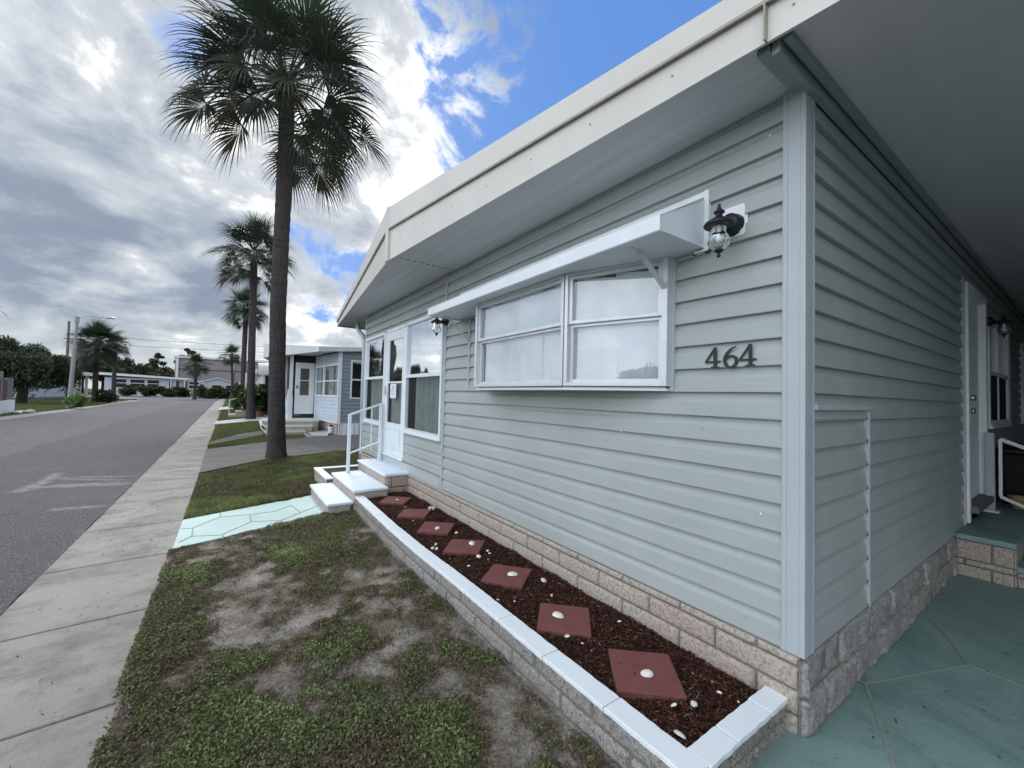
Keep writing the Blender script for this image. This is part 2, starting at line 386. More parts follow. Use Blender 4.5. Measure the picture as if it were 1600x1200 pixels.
# road: near fine grid with sand marks, far part and the bend to the left
XR = -3.285
def seg_d(P, a, b):
    a = np.array(a); b = np.array(b); ab = b-a; t = np.clip(((P-a)@ab)/(ab@ab), 0, 1)[:, None]
    return np.linalg.norm(P-(a+ab*t), axis=1)
nx, ny = 100, 330
xs = np.linspace(-9.9, XR, nx+1); ys = np.linspace(-3.0, 13.5, ny+1)
X, Y = np.meshgrid(xs, ys); P = np.stack([X.ravel(), Y.ravel()], 1)
edge = (fbm(np.stack([P[:, 1], P[:, 1]*0], 1), 2.2, 3)-.5)*.07 + (fbm(np.stack([P[:, 1], P[:, 1]*0], 1), 14, 5)-.5)*.03
w = np.clip((P[:, 0]+4.2)/(XR+4.2), 0, 1)**3
Pz = np.full(len(P), .004)-.012*(w > .97)
PX = P[:, 0]+edge*w
marks = [((-4.5, 8.03), (-4.44, 8.63), .07), ((-4.44, 8.63), (-4.48, 9.54), .05), ((-4.4, 8.25), (-3.42, 7.99), .06),
         ((-4.2, 8.33), (-3.4, 8.12), .05), ((-4.45, 9.08), (-3.45, 8.72), .035), ((-3.78, 6.55), (-3.4, 6.5), .05), ((-4.3, 8.9), (-3.5, 8.4), .03)]
sand = np.zeros(len(P))
for a, b, r in marks: sand = np.maximum(sand, np.clip(1.25-seg_d(P, a, b)/(r*1.5), 0, 1))
sand = np.maximum(sand, np.clip((P[:, 0]-(XR-.10))/.10, 0, 1)*.35*fbm(P, 3, 9))
idx = np.arange((nx+1)*(ny+1)).reshape(ny+1, nx+1)
F = np.stack([idx[:-1, :-1], idx[:-1, 1:], idx[1:, 1:], idx[1:, :-1]], -1).reshape(-1, 4)
road = bulk('road', np.stack([PX, P[:, 1], Pz], 1), F, M_ROAD, None, {'sand': sand}); struct(road)
mb = MB()
mb.poly([(-9.9, -30), (XR, -30), (XR, -3), (-9.9, -3)], -.03, .004)
E0 = [(XR, 13.5), (-3.37, 22), (-3.45, 64), (-3.0, 86), (6, 100), (6, 106), (-24, 103), (-60, 100), (-60, 90), (-26, 90), (-17.5, 84), (-13, 76), (-11.2, 66), (-10.3, 52), (-9.9, 30), (-9.9, 13.5)]
mb.poly(E0, -.03, .004)
o = struct(mb.build('road_far', M_ROAD)); o.name = 'road'

# sidewalk slabs
def strip_slabs(name, xl, xr, ys, z, mat, gap=.012):
    mb = MB()
    for a, b in zip(ys[:-1], ys[1:]):
        L0, L1 = (xl(a) if callable(xl) else xl), (xl(b) if callable(xl) else xl)
        R0, R1 = (xr(a) if callable(xr) else xr), (xr(b) if callable(xr) else xr)
        sk = .03
        mb.poly([(L0, a+gap/2-sk), (R0, a+gap/2+sk), (R1, b-gap/2+sk), (L1, b-gap/2-sk)], z-.05, z)
    return mb.build(name, mat, None, bevel=.006)
def swr(y): return -2.475 - .0035*max(0, y-6)
def swl(y): return XR+.005 - .003*max(0, y-8)
jy = [-4.6, -3.5, -2.4, -1.3, -.25, .84, 1.93, 2.98, 4.15, 5.30, 6.60]
while jy[-1] < 84: jy.append(jy[-1]+1.3+.5*random.random())
struct(strip_slabs('sidewalk', swl, swr, jy, 0.0, M_WALK, .017))
mb = MB(); mb.box(-3.4, -2.42, -5, 84, -.09, -.02); struct(mb.build('sidewalk_bed', M_DIRT))
# gutter strip across the road
def gl(y): return -10.75 - max(0, y-45)*.045
def gr(y): return -9.9 - max(0, y-30)*.02
jy2 = [-5]
while jy2[-1] < 62: jy2.append(jy2[-1]+3)
struct(strip_slabs('pavement', gl, gr, jy2, .015, M_WALK))

# green carport floor
mb = MB()
mb.poly([(-2.4, -6), (12, -6), (12, -.0), (.0, -.0), (-.0, .05), (-2.4, .05)], .0, .10)
def lines(mb, pts, w, z, mi=1, h=.0035):
    for a, b in zip(pts[:-1], pts[1:]):
        a = np.array(a[:2]); b = np.array(b[:2]); d = b-a; L = np.linalg.norm(d); d = d/L; n = np.array([-d[1], d[0]])*w/2
        a2 = a-d*w*.4; b2 = b+d*w*.4
        mb.poly([tuple(a2+n), tuple(a2-n), tuple(b2-n), tuple(b2+n)][::-1], z-.01, z+h*(.9+.2*random.random()), mi)
G = lambda *a: onz(*a, .10)
Lp = dict(A=G(1352, 1068), B=G(1512, 1038), C=G(1612, 1077), D=G(1400, 1206), E=G(1326, 1052), F=G(1475, 990), K=G(1450, 966))
for a, b in ('AB', 'BC', 'AD', 'AE', 'BF', 'FK'): lines(mb, [Lp[a], Lp[b]], .012, .10)
struct(mb.build('driveway', [M_GREEN, M_GREENLINE]))

# mint path from sidewalk to steps
mb = MB()
pth = [(-2.475, 4.19), (-1.02, 4.70), (-1.00, 5.80), (-2.475, 5.22)]
mb.poly(pth, -.05, .028)
H = lambda x, y: onz(x, y+0, .028)
c1 = lambda x, y: H(x/4, 700+y/4)
for pl in ([c1(1135, 505), c1(1205, 503), c1(1198, 552), c1(1120, 590)], [c1(1205, 500), c1(1375, 432), c1(1560, 417), H(430, 799), H(455, 790)],
           [c1(1375, 432), c1(1378, 408)], [c1(1198, 552), c1(1390, 545), c1(1392, 566)], [c1(1390, 540), c1(1570, 462), H(440, 813), H(470, 801)],
           [c1(1570, 462), c1(1560, 417)], [H(440, 813), H(442, 824)], [H(455, 790), H(470, 801), H(497, 790)]):
    lines(mb, pl, .009, .028)
struct(mb.build('walkway', [M_MINT, M_MINTLINE], bevel=0))

# soil sheet in front of the planter
bare = [(370, 960, .30), (330, 985, .25), (275, 1065, .10), (440, 1075, .14), (480, 1060, .10), (520, 950, .16), (640, 905, .28), (590, 850, .30), (620, 990, .18), (600, 1050, .15), (640, 1090, .16),
        (330, 870, .22), (490, 1115, .08), (560, 1055, .10), (400, 900, .25), (300, 880, .12), (560, 840, .3), (760, 1130, .16), (700, 1060, .12), (470, 980, .12), (390, 1000, .10), (540, 895, .2), (450, 925, .18), (800, 1185, .12), (225, 1175, .10), (560, 1180, .05)]
lush = [(270, 900, .13), (255, 950, .12), (230, 1010, .14), (200, 1060, .14), (300, 1005, .14), (350, 1030, .12), (400, 1040, .1), (430, 1150, .22), (350, 1130, .15), (600, 1140, .2), (650, 1190, .2), (520, 1000, .10),
        (545, 960, .06), (460, 850, .35), (500, 870, .2), (470, 880, .2), (650, 1060, .08), (330, 1160, .2), (700, 1010, .06), (560, 1000, .07), (480, 830, .3), (720, 1110, .07), (250, 1120, .12), (640, 1040, .05)]
B = np.array([[*onz(x, y, .02)[:2], r] for x, y, r in bare]); LU = np.array([[*onz(x, y, .02)[:2], r] for x, y, r in lush])
def cover(P):
    m = fbm(P, 2.6, 21, 5)*.50+fbm(P, 10, 4, 4)*.50-.436
    for x, y, r in B: m = m-.11*np.exp(-((P[:, 0]-x)**2+(P[:, 1]-y)**2*.5)/(r*r*.7))
    for x, y, r in LU: m = m+.20*np.exp(-((P[:, 0]-x)**2+(P[:, 1]-y)**2*.6)/(r*r))
    return m
def in_path(P):
    lo = np.interp(P[:, 0], [-2.475, -1.02], [4.19, 4.70]); hi = np.interp(P[:, 0], [-2.475, -1.0], [5.22, 5.80])
    return ((P[:, 1] > lo+.03) & (P[:, 1] < hi-.03) & (P[:, 0] < -.95))*.06
def soil_z(P):
    return -in_path(P)+.012+.028*np.clip((P[:, 0]+2.3)/1.2, 0, 1)+(fbm(P, 3, 2)-.5)*.035+(fbm(P, 14, 8)-.5)*.022+(fbm(P, 40, 8,2)-.5)*.008
def soil(name, x0, x1, y0, y1, st, mat, zf=soil_z):
    nx, ny = int((x1-x0)/st), int((y1-y0)/st)
    X, Y = np.meshgrid(np.linspace(x0, x1, nx+1), np.linspace(y0, y1, ny+1)); P = np.stack([X.ravel(), Y.ravel()], 1)
    idx = np.arange((nx+1)*(ny+1)).reshape(ny+1, nx+1)
    F = np.stack([idx[:-1, :-1], idx[:-1, 1:], idx[1:, 1:], idx[1:, :-1]], -1).reshape(-1, 4)
    z = zf(P)
    return struct(bulk(name, np.concatenate([P, z[:, None]], 1), F, mat, None, None, True))
soil('soil', -2.48, -.55, -.08, 5.0, .022, M_DIRT)
def lawn_z(P): return -in_path(P)+.010+(fbm(P, 1.5, 2)-.5)*.03 + .03*np.clip(P[:, 0]+2.4, 0, 1)
soil('lawn', -2.48, 1.9, 4.9, 13.2, .09, M_LAWN, lawn_z)
mb = MB(); mb.box(-2.5, 14, 13.2, 84, -.2, .02); mb.box(1.9, 14, 7.3, 13.2, -.2, .02); struct(mb.build('lawn', M_LAWN))
mb = MB(); mb.poly([(-60, -20), (-10.75, -20), (-10.75, 45), (-11.5, 62), (-13.2, 74), (-17.5, 82), (-26, 88), (-60, 88)], -.2, .03); struct(mb.build('lawn', M_LAWN))
mb = MB(); mb.poly([(-60, 104), (-24, 107), (6, 110), (80, 112), (80, 300), (-150, 300), (-150, 104)], -.2, .05); struct(mb.build('lawn', M_LAWN))
mb = MB(); mb.poly([(-11.2, 52), (-10.6, 57), (-16, 60), (-16, 55)], -.1, .036); mb.poly([(-18, 78), (-12.6, 70.5), (-11.6, 73), (-17, 84)], -.1, .036); struct(mb.build('driveway', M_WALK))

# neighbour's driveway and paths
q = lambda x, y: tuple(onz(x, y, .045)[:2])
dr = [q(311, 740), q(415, 718), q(452, 714), q(562, 702), q(640, 694), q(640, 668), q(540, 676), q(484, 684), q(447, 687), q(322, 703)]
struct(sheet('driveway', dr, .062, M_DRIVE2, thick=.12))
struct(sheet('path', [q(325, 696), q(330, 691), q(375, 679), q(420, 672), q(455, 668), q(455, 676), q(415, 679), q(380, 686)], .066, M_DRIVE2, thick=.12))
struct(sheet('path', [q(335, 664), q(337, 659), q(385, 654), q(450, 646), q(450, 653), q(388, 659)], .07, M_PATHW, thick=.12))
struct(sheet('path', [q(341, 641), q(343, 637), q(380, 633), q(420, 629), q(420, 633), q(380, 638)], .07, M_PATHW, thick=.12))

# ================================================================ THE HOUSE
E_ = .127; ZB = .43
house = thing('mobile_home', 'sage green vinyl sided mobile home with cream prow roof edge, numbered 464, nearest the camera', 'mobile home', (0, 0, 0))
PROF = [(0, .0195), (.04, .020), (.60, .0135), (.66, .0115), (.74, .004), (.80, .0), (1.0, -.004)]
def siding(mb, s0, s1, z0, z1, opens, mp, zb=ZB):
    def emit(za, oa, zc, oc):
        cuts = sorted({za, zc} | {z for o in opens for z in (o[2], o[3]) if za < z < zc} | {z for z in (z0, z1) if za < z < zc})
        for a, b in zip(cuts[:-1], cuts[1:]):
            zm = (a+b)/2
            if zm < z0 or zm > z1: continue
            f = lambda z: oa+(oc-oa)*((z-za)/(zc-za))
            iv = [(s0, s1)]
            for o in opens:
                if o[2] < zm < o[3]:
                    nv = []
                    for u, v in iv:
                        if o[1] <= u or o[0] >= v: nv.append((u, v)); continue
                        if o[0] > u: nv.append((u, o[0]))
                        if o[1] < v: nv.append((o[1], v))
                    iv = nv
            for u, v in iv: mb.add([mp(u, a, f(a)), mp(v, a, f(a)), mp(v, b, f(b)), mp(u, b, f(b))], [(0, 1, 2, 3)])
    n0 = int(math.floor((z0-zb)/E_))-1; n1 = int(math.ceil((z1-zb)/E_))+1
    for n in range(n0, n1):
        zl = zb+n*E_
        for (ta, oa), (tb, ob) in zip(PROF[:-1], PROF[1:]): emit(zl+ta*E_, oa, zl+tb*E_, ob)
        # underside of each butt
        if z0 < zl < z1:
            iv = [(s0, s1)]
            for o in opens:
                if o[2] < zl < o[3]:
                    nv = []
                    for u, v in iv:
                        if o[1] <= u or o[0] >= v: nv.append((u, v)); continue
                        if o[0] > u: nv.append((u, o[0]))
                        if o[1] < v: nv.append((o[1], v))
                    iv = nv
            for u, v in iv: mb.add([mp(u, zl, -.004), mp(v, zl, -.004), mp(v, zl, .0195), mp(u, zl, .0195)], [(0, 1, 2, 3)])
fm = lambda s, z, o: (-o, s, z)
sm = lambda s, z, o: (s, -o, z)
mb = MB()
siding(mb, .05, 3.64, ZB, 2.965, [(.64, 2.665, 1.595, 2.37)], fm)
siding(mb, 3.67, 7.13, ZB, 2.965, [(3.72, 4.93, .99, 2.545), (4.93, 5.89, .585, 2.545), (5.89, 7.05, 1.01, 2.535)], fm, ZB+.012)
mb.build('front_siding', M_SIDING, house)
mb = MB(); siding(mb, .05, 12, .425, 2.97, [(3.50, 4.57, .45, 2.72), (4.80, 6.40, 1.33, 2.56), (8.0, 9.4, 1.33, 2.56)], sm); mb.build('side_siding', M_SIDING, house)
# hidden walls behind
mb = MB(); mb.box(.12, 12, .12, .14, .1, 2.95); mb.box(.35, .37, .12, 7.1, .1, 2.95); mb.box(0, 12, 7.12, 7.16, .1, 2.96); mb.box(11.96, 12, 0, 7.12, .1, 2.96); mb.build('inner_wall', M_DARK, house)
# corner trim
mb = MB()
mb.box(-.022, .0, 0, .072, .425, 2.965); mb.box(-.025, -.022, .050, .066, .425, 2.96); mb.box(-.022, .0, -.022, .0, .425, 2.965)
mb.box(0, .076, -.022, 0, .425, 2.975); mb.box(.062, .073, -.025, -.022, .425, 2.97)
mb.build('corner_trim', M_TRIM, house, bevel=.003)
mb = MB(); mb.box(-.025, 0, 3.632, 3.676, .41, 2.965); mb.box(-.028, -.025, 3.645, 3.663, .41, 2.96); mb.build('joint_trim', M_TRIM, house, bevel=.002)
mb = MB(); mb.box(-.022, 0, 7.09, 7.16, .1, 2.965); mb.build('corner_trim', M_TRIM, house, bevel=.002)
mb = MB(); mb.box(-.030, 0, 3.676, 6.06, .425, .545); mb.box(-.037, -.030, 3.676, 6.06, .545, .560); mb.build('sill_flashing', M_TRIM, house, bevel=.002)
mb = MB()
for yy, zz in ((.13, 2.80), (.60, 2.265), (3.4, 1.9), (1.0, 1.32), (.16, 1.0)): mb = MB(); mb.lathe([(0, .020), (.004, .020), (.006, .016), (.006, 0)], (0, yy, zz), 8, axis='x'); mb.build('screw_cap', M_WHITE, house)

# block walls
def blocks(mb, P, S, z0, hs, L, off=0.0, depth=.018, rough=.006, gap=.009, nx=14, nz=5, seed=0, rd=.013, mi=0, zj=0):
    """P(s)->(x,y,nx,ny). blocks stand out along the normal"""
    z = z0
    for ci, h in enumerate(hs):
        s = -((ci % 2)*L/2+off) % L - L
        while s < S:
            a, b = max(0, s)+gap/2, min(S, s+L)-gap/2
            s += L
            if b-a < .03: continue
            k = seed+ci*31+int(s*100)
            lean = (random.random()-.5)*rough
            def f(u, v, a=a, b=b, z=z, h=h, k=k, lean=lean):
                ss = a+(b-a)*u; zz = z+gap/2+(h-gap)*v
                x, y, nx_, ny_ = P(ss)
                du = min(u*(b-a), (1-u)*(b-a)); dv = min(v, 1-v)*(h-gap)
                e = min(1, du/rd); g = min(1, dv/rd)
                ed = math.sqrt(max(0, 1-(1-e)**2))*math.sqrt(max(0, 1-(1-g)**2))
                nn = float(fbm(np.array([[ss*1.0, zz, k*.37]]), 16, 3, 3)[0]-.5)*2
                d = depth*ed+(nn*rough+lean)*ed
                return (x+nx_*d, y+ny_*d, zz)
            # edge-concentrated grid
            def eu(u, n): 
                return u
            us = [0, .5*rd/(b-a), rd/(b-a)]+[rd/(b-a)+(1-2*rd/(b-a))*i/(nx-4) for i in range(1, nx-4)]+[1-rd/(b-a), 1-.5*rd/(b-a), 1]
            hh = h-gap; r2 = min(rd, hh*.3)
            vs = [0, .5*r2/hh, r2/hh]+[r2/hh+(1-2*r2/hh)*i/(nz-2) for i in range(1, nz-2)]+[1-r2/hh, 1-.5*r2/hh, 1]
            V = [f(u, v) for v in vs for u in us]; n = len(us)
            mb.add(V, [(j*n+i, j*n+i+1, (j+1)*n+i+1, (j+1)*n+i) for j in range(len(vs)-1) for i in range(n-1)], mi)
        z += h
    return mb
def mortar(mb, P, S, z0, z1, d=.002, n=30, mi=1):
    mb.grid(lambda u, v: (P(u*S)[0]+P(u*S)[2]*d, P(u*S)[1]+P(u*S)[3]*d, z0+(z1-z0)*v), n, 2, mi)
# front skirt
Pf = lambda s: (-.018, -.004+s, -1, 0)
mb = MB(); blocks(mb, Pf, 7.1, .070, [.104, .104, .104, .043], .395, off=.02, rough=.004, nx=16); mortar(mb, Pf, 7.12, .0, .428)
mb.box(-.017, .03, .02, 7.12, .39, .426, 1)
mb.build('skirt', [M_SKIRT, M_MORTAR], house, smooth=True)
Ps = lambda s: (-.034+s, -.006, 0, -1)
mb = MB(); blocks(mb, Ps, 3.5, .09, [.165, .165], .40, off=.16, rough=.022, depth=.022, nx=18, nz=12, gap=.006, seed=5, rd=.02); mortar(mb, Ps, 12, .0, .425, .006)
mb.box(-.018, 0, -.006, .02, .05, .415, 1)
mb.build('skirt', [M_SKIRT2, M_MORTAR], house, smooth=True)

# roof edge: level soffit in a prow shape, triangular fascia
AP = np.array([-.748, 3.60]); NE = np.array([-.02, -3.9]); FE = np.array([-.232, 8.62])
ZS = 2.968
ztop = lambda y: max(3.06, 3.517-.0835*abs(y-3.6))
mb = MB(); mb.add([(0.3, 0.03, ZS), (-.39+.02, .03, ZS), (AP[0]+.01, AP[1], ZS), (FE[0]+.01, FE[1], ZS), (12, FE[1], ZS), (12, 7.14, ZS), (.3, 7.14, ZS)], [(0, 1, 2, 3, 4, 5, 6)])
for i in range(1, 16):      # shallow ribs of the soffit boards
    y = .03+i*.47
    if y > 8.3: break
soff = mb.build('soffit', M_SOFFIT, house)
mb = MB()
for i in range(9):
    t = i/8; x = -.64+.60*t; y = 3.47+.03*t
    mb = MB(); mb.box(x-.022, x+.018, y-.005, y+.005, ZS-.003, ZS+.01); mb.build('soffit_seam', M_DARK, soff)
mb = MB()
for (a, b) in ((AP, NE), (AP, FE)):
    d = (b-a)/np.linalg.norm(b-a); n = np.array([d[1], -d[0]]);
    if n[0] > 0: n = -n
    N = 24
    for i in range(N):
        p, q2 = a+(b-a)*i/N, a+(b-a)*(i+1)/N
        za, zb_ = ztop(p[1]), ztop(q2[1]); ga, gb = ZS-.012+(za-ZS)*.60, ZS-.012+(zb_-ZS)*.60
        def quad(off0, off1, z0a, z1a, z0b, z1b, mi):
            V = []
            for o_ in (off0, off1):
                V += [(p[0]+n[0]*o_, p[1]+n[1]*o_, z0a), (p[0]+n[0]*o_, p[1]+n[1]*o_, z1a), (q2[0]+n[0]*o_, q2[1]+n[1]*o_, z1b), (q2[0]+n[0]*o_, q2[1]+n[1]*o_, z0b)]
            mb.add(V, [(0, 1, 2, 3), (7, 6, 5, 4), (0, 3, 7, 4), (1, 5, 6, 2), (0, 4, 5, 1), (3, 2, 6, 7)], mi)
        quad(0, -.02, ZS-.012, ga, ZS-.012, gb, 0)
        quad(.022, -.02, ga+.002, za, gb+.002, zb_, 0)
        quad(.0235, .012, ga-.008, ga+.006, gb-.008, gb+.006, 1)
        quad(.004, -.01, ZS-.020, ZS-.008, ZS-.020, ZS-.008, 0)
    for sgn, e in ((1, a+d*.045),):
        p = a; q2 = e; quad2 = None
        za, zb_ = ztop(p[1]), ztop(q2[1])
        V = []
        for o_ in (.027, -.01):
            V += [(p[0]+n[0]*o_, p[1]+n[1]*o_, ZS-.03), (p[0]+n[0]*o_, p[1]+n[1]*o_, za+.008), (q2[0]+n[0]*o_, q2[1]+n[1]*o_, zb_+.008), (q2[0]+n[0]*o_, q2[1]+n[1]*o_, ZS-.03)]
        mb.add(V, [(0, 1, 2, 3), (7, 6, 5, 4), (0, 3, 7, 4), (1, 5, 6, 2), (0, 4, 5, 1), (3, 2, 6, 7)], 0)
# nail heads
for k in range(14):
    t = .04+k*.065; p = AP+(NE-AP)*t; zz = ZS+(ztop(p[1])-ZS)*.30
    mb.lathe([(0, .004), (.005, .003), (.006, 0)], (p[0]-.0, p[1], zz), 6, 1, axis='x')
mb.build('fascia', [M_FASCIA, M_FASCIA_HEM], house)
mb = MB(); mb.box(FE[0], 12, FE[1]-.01, FE[1]+.02, ZS-.03, 3.08); mb.build('fascia', M_FASCIA, house)
# joint seam of the fascia over the corner
pj = AP+(NE-AP)*.483; mb = MB(); mb.box(pj[0]-.026, pj[0]+.0, pj[1]-.003, pj[1]+.003, ZS-.02, ztop(pj[1])); mb.build('fascia_seam', M_FASCIA_HEM, house)
mb = MB()
tk = (3.6+1.87)/7.5; mb.add([(AP[0], 3.6, 3.51), (AP[0]+(NE[0]-AP[0])*tk, -1.87, 3.052), (NE[0], -3.9, 3.052), (12, -3.9, 3.052), (12, -1.87, 3.052), (12, 3.6, 3.51)], [(0, 1, 4, 5), (1, 2, 3, 4)]); mb.add([(AP[0], 3.6, 3.51), (12, 3.6, 3.51), (12, FE[1], 3.075), (FE[0], FE[1], 3.075)], [(0, 1, 2, 3)])
mb.build('roof', M_ROOF, house)
# carport
mb = MB(); mb.add([(-.352, -.045, 2.985), (12, -.045, 2.985), (12, -3.9, 2.985), (NE[0]+.01, -3.9, 2.985)], [(0, 1, 2, 3)])
for x_ in ():
    pass
cc = mb.build('carport_ceiling', M_CEIL, house)
mb = MB(); mb.bar((-.35, -.035, 2.955), (12, -.035, 2.955), .03, .07); mb.bar((-.345, -.075, 2.972), (12, -.075, 2.972), .03, .03)
mb.build('carport_beam', M_BEAM, house, bevel=.003)
mb = MB(); mb.bar((-.355, .01, 2.958), (-.01, .01, 2.958), .05, .025); mb.build('soffit_trim', M_BEAM, house, bevel=.003)
for x_ in (.3, 4.3, 8.3): mb = MB(); mb.box(x_-.04, x_+.04, -3.85, -3.77, .1, 2.985); mb.build('carport_post', M_WHITE, house, bevel=.004)
# downspout at far corner
mb = MB(); mb.tube([(-.02, 7.75, 2.94), (-.02, 7.75, 2.84), (-.02, 7.62, 2.74), (-.02, 7.32, 2.62), (-.02, 7.21, 2.52), (-.02, 7.20, .3)], .04, 8); mb.build('downspout', M_TRIM, house, smooth=True)

# ---- window bay
def lerp2(a, b, t): return (a[0]+(b[0]-a[0])*t, a[1]+(b[1]-a[1])*t)
def frame_panel(mb, a, b, z0, z1, w, dep, mi=0, rails=()):
    L = math.dist(a, b); d = ((b[0]-a[0])/L, (b[1]-a[1])/L); n = (d[1], -d[0])
    def bx(u0, u1, v0, v1, d0, d1, m=mi):
        V = []
        for (u, v, dd) in ((u0, v0, d0), (u1, v0, d0), (u1, v0, d1), (u0, v0, d1), (u0, v1, d0), (u1, v1, d0), (u1, v1, d1), (u0, v1, d1)):
            V.append((a[0]+d[0]*u+n[0]*dd, a[1]+d[1]*u+n[1]*dd, v))
        mb.add(V, [(0, 3, 2, 1), (4, 5, 6, 7), (0, 1, 5, 4), (1, 2, 6, 5), (2, 3, 7, 6), (3, 0, 4, 7)], m)
    bx(0, w, z0, z1, -dep/2, dep/2); bx(L-w, L, z0, z1, -dep/2, dep/2)
    bx(w, L-w, z0, z0+w, -dep/2, dep/2); bx(w, L-w, z1-w, z1, -dep/2, dep/2)
    for zr, h in rails: bx(w, L-w, zr-h/2, zr+h/2, -dep/2, dep/2)
    return bx, L
def facing(a, b):   # order so that normal n=(dy,-dx) of a->b points to -X / outward
    return (a, b)
bay = thing('bay_window', 'worn aluminium bay window of three lights with white paper behind the glass', None, (0, 0, 0)); bay.parent = house
if 'category' in bay: del bay['category']
Bp = [(-.030, .665), (-.243, 1.285), (-.243, 2.47), (-.030, 2.66)]
Z0, Z1 = 1.603, 2.352
fr = MB(); gl_ = MB(); pa = MB()
for i in range(3):
    a, b = Bp[i+1], Bp[i]          # direction decreasing Y -> normal (dy,-dx) = (-,..) outward
    bx, L = frame_panel(fr, a, b, Z0, Z1, .022, .075)
    # storm frame and sashes
    for (v0, v1, dd, ww) in ((2.012, Z1-.022, .008, .026), (Z0+.022, 2.012, -.012, .026)):
        bx(.022, .022+ww, v0, v1, dd-.014, dd+.014); bx(L-.022-ww, L-.022, v0, v1, dd-.014, dd+.014)
        bx(.022+ww, L-.022-ww, v0, v0+ww*.9, dd-.014, dd+.014); bx(.022+ww, L-.022-ww, v1-ww*.8, v1, dd-.014, dd+.014)
        d = ((b[0]-a[0])/L, (b[1]-a[1])/L); n = (d[1], -d[0]); u0, u1 = .022+ww-.004, L-.022-ww+.004
        P4 = lambda u, v, o_: (a[0]+d[0]*u+n[0]*o_, a[1]+d[1]*u+n[1]*o_, v)
        gl_.add([P4(u0, v0+.01, dd), P4(u1, v0+.01, dd), P4(u1, v1-.01, dd), P4(u0, v1-.01, dd)], [(0, 1, 2, 3)])
        # paper sheets with slightly different depths, small slack at the top
        ns = 4 if i != 0 else 2
        for k in range(ns):
            a0 = u0+.012+(u1-u0-.024)*k/ns; a1 = u0+.012+(u1-u0-.024)*(k+1)/ns+(.015 if k < ns-1 else 0)
            off = dd-.030-.004*(k % 2)-.002*random.random(); ph = random.random()*6; top = v1-.004-(.03*random.random() if dd > 0 and i == 0 else .004)
            N = 10
            pa.grid(lambda u, v, a0=a0, a1=a1, off=off, ph=ph, top=top, v0=v0: P4(a0+(a1-a0)*u, v0+.006+(top-v0-.006)*v-(.012*math.sin(u*3.1+ph) if v > .95 else 0), off+.006*math.sin(u*5+ph)*math.sin(v*3+ph)), 8, 6)
    bx(0, L, Z0-.0, Z1, -.10, -.095, 1)
fr.poly([Bp[3], Bp[2], Bp[1], Bp[0]][::-1], Z0-.012, Z0-.002, 0)
fr.box(-.070, .0, .640, .672, Z0, Z1); fr.box(-.070, .0, 2.655, 2.675, Z0, Z1)
fo = fr.build('frame', [M_ALU, M_DARK], bay, bevel=.002)
gl_.build('pane', M_GLASS, bay); pa.build('paper_blind', M_PAPER, bay, smooth=True)
mb = MB(); out = [(-.0, .655), (-.045, .655), (-.262, 1.278), (-.262, 2.478), (-.045, 2.67), (-.0, 2.67)]
mb.poly(out, Z0-.026, Z0-.012); mb.build('sill', M_WHITE2, bay, bevel=.002)
mb = MB(); mb.box(-.025, 0, .625, .655, 1.575, 2.37); mb.box(-.025, 0, 3.05, 3.08, 1.575, 2.62); mb.box(-.025, 0, .655, 3.05, 1.575, 1.590); mb.box(-.018, 0, .52, .625, 2.318, 2.332); mb.build('window_trim', M_TRIM, house, bevel=.002)

# awning over the bay
aw = thing('window_awning', None, None); aw.parent = house
mb = MB(); X0 = -.41
mb.box(X0, X0+.006, .45, 3.275, 2.347, 2.427); mb.box(X0, X0+.02, .45, 3.275, 2.345, 2.350)
mb.add([(X0+.006, .45, 2.424), (X0+.006, 3.275, 2.424), (-.006, 3.29, 2.62), (-.006, .445, 2.62)], [(0, 1, 2, 3)])
mb.add([(X0+.006, .45, 2.349), (X0+.006, 3.275, 2.349), (-.002, 3.29, 2.362), (-.002, .445, 2.345)], [(0, 1, 2, 3)])
mb.prism([(X0+.006, .452, 2.348), (-.002, .447, 2.345), (-.002, .447, 2.62), (X0+.006, .452, 2.424)], (0, .006, 0)); mb.prism([(X0+.006, 3.275, 2.348), (-.002, 3.285, 2.345), (-.002, 3.285, 2.62), (X0+.006, 3.275, 2.424)], (0, -.006, 0))
mb.build('awning_hood', M_WHITE, aw)
mb = MB(); mb.box(-.028, -.0, .425, .452, 2.325, 2.66); mb.box(-.028, -.0, .452, 3.30, 2.625, 2.655); mb.box(-.04, -.0, .425, .50, 2.325, 2.337); mb.build('awning_flashing', M_WHITE2, aw, bevel=.002)
for (p0, p1) in (((-.27, .69, 2.352), (-.028, .652, 2.125)), ((-.20, 3.22, 2.352), (-.028, 3.065, 2.10))):
    mb = MB(); mb.bar(p0, p1, .006, .032, 0, (0, 1, 0)); mb.bar(p0, (p0[0]-.06, p0[1], p0[2]-.003), .03, .005); mb.build('awning_brace', M_ALU, aw)

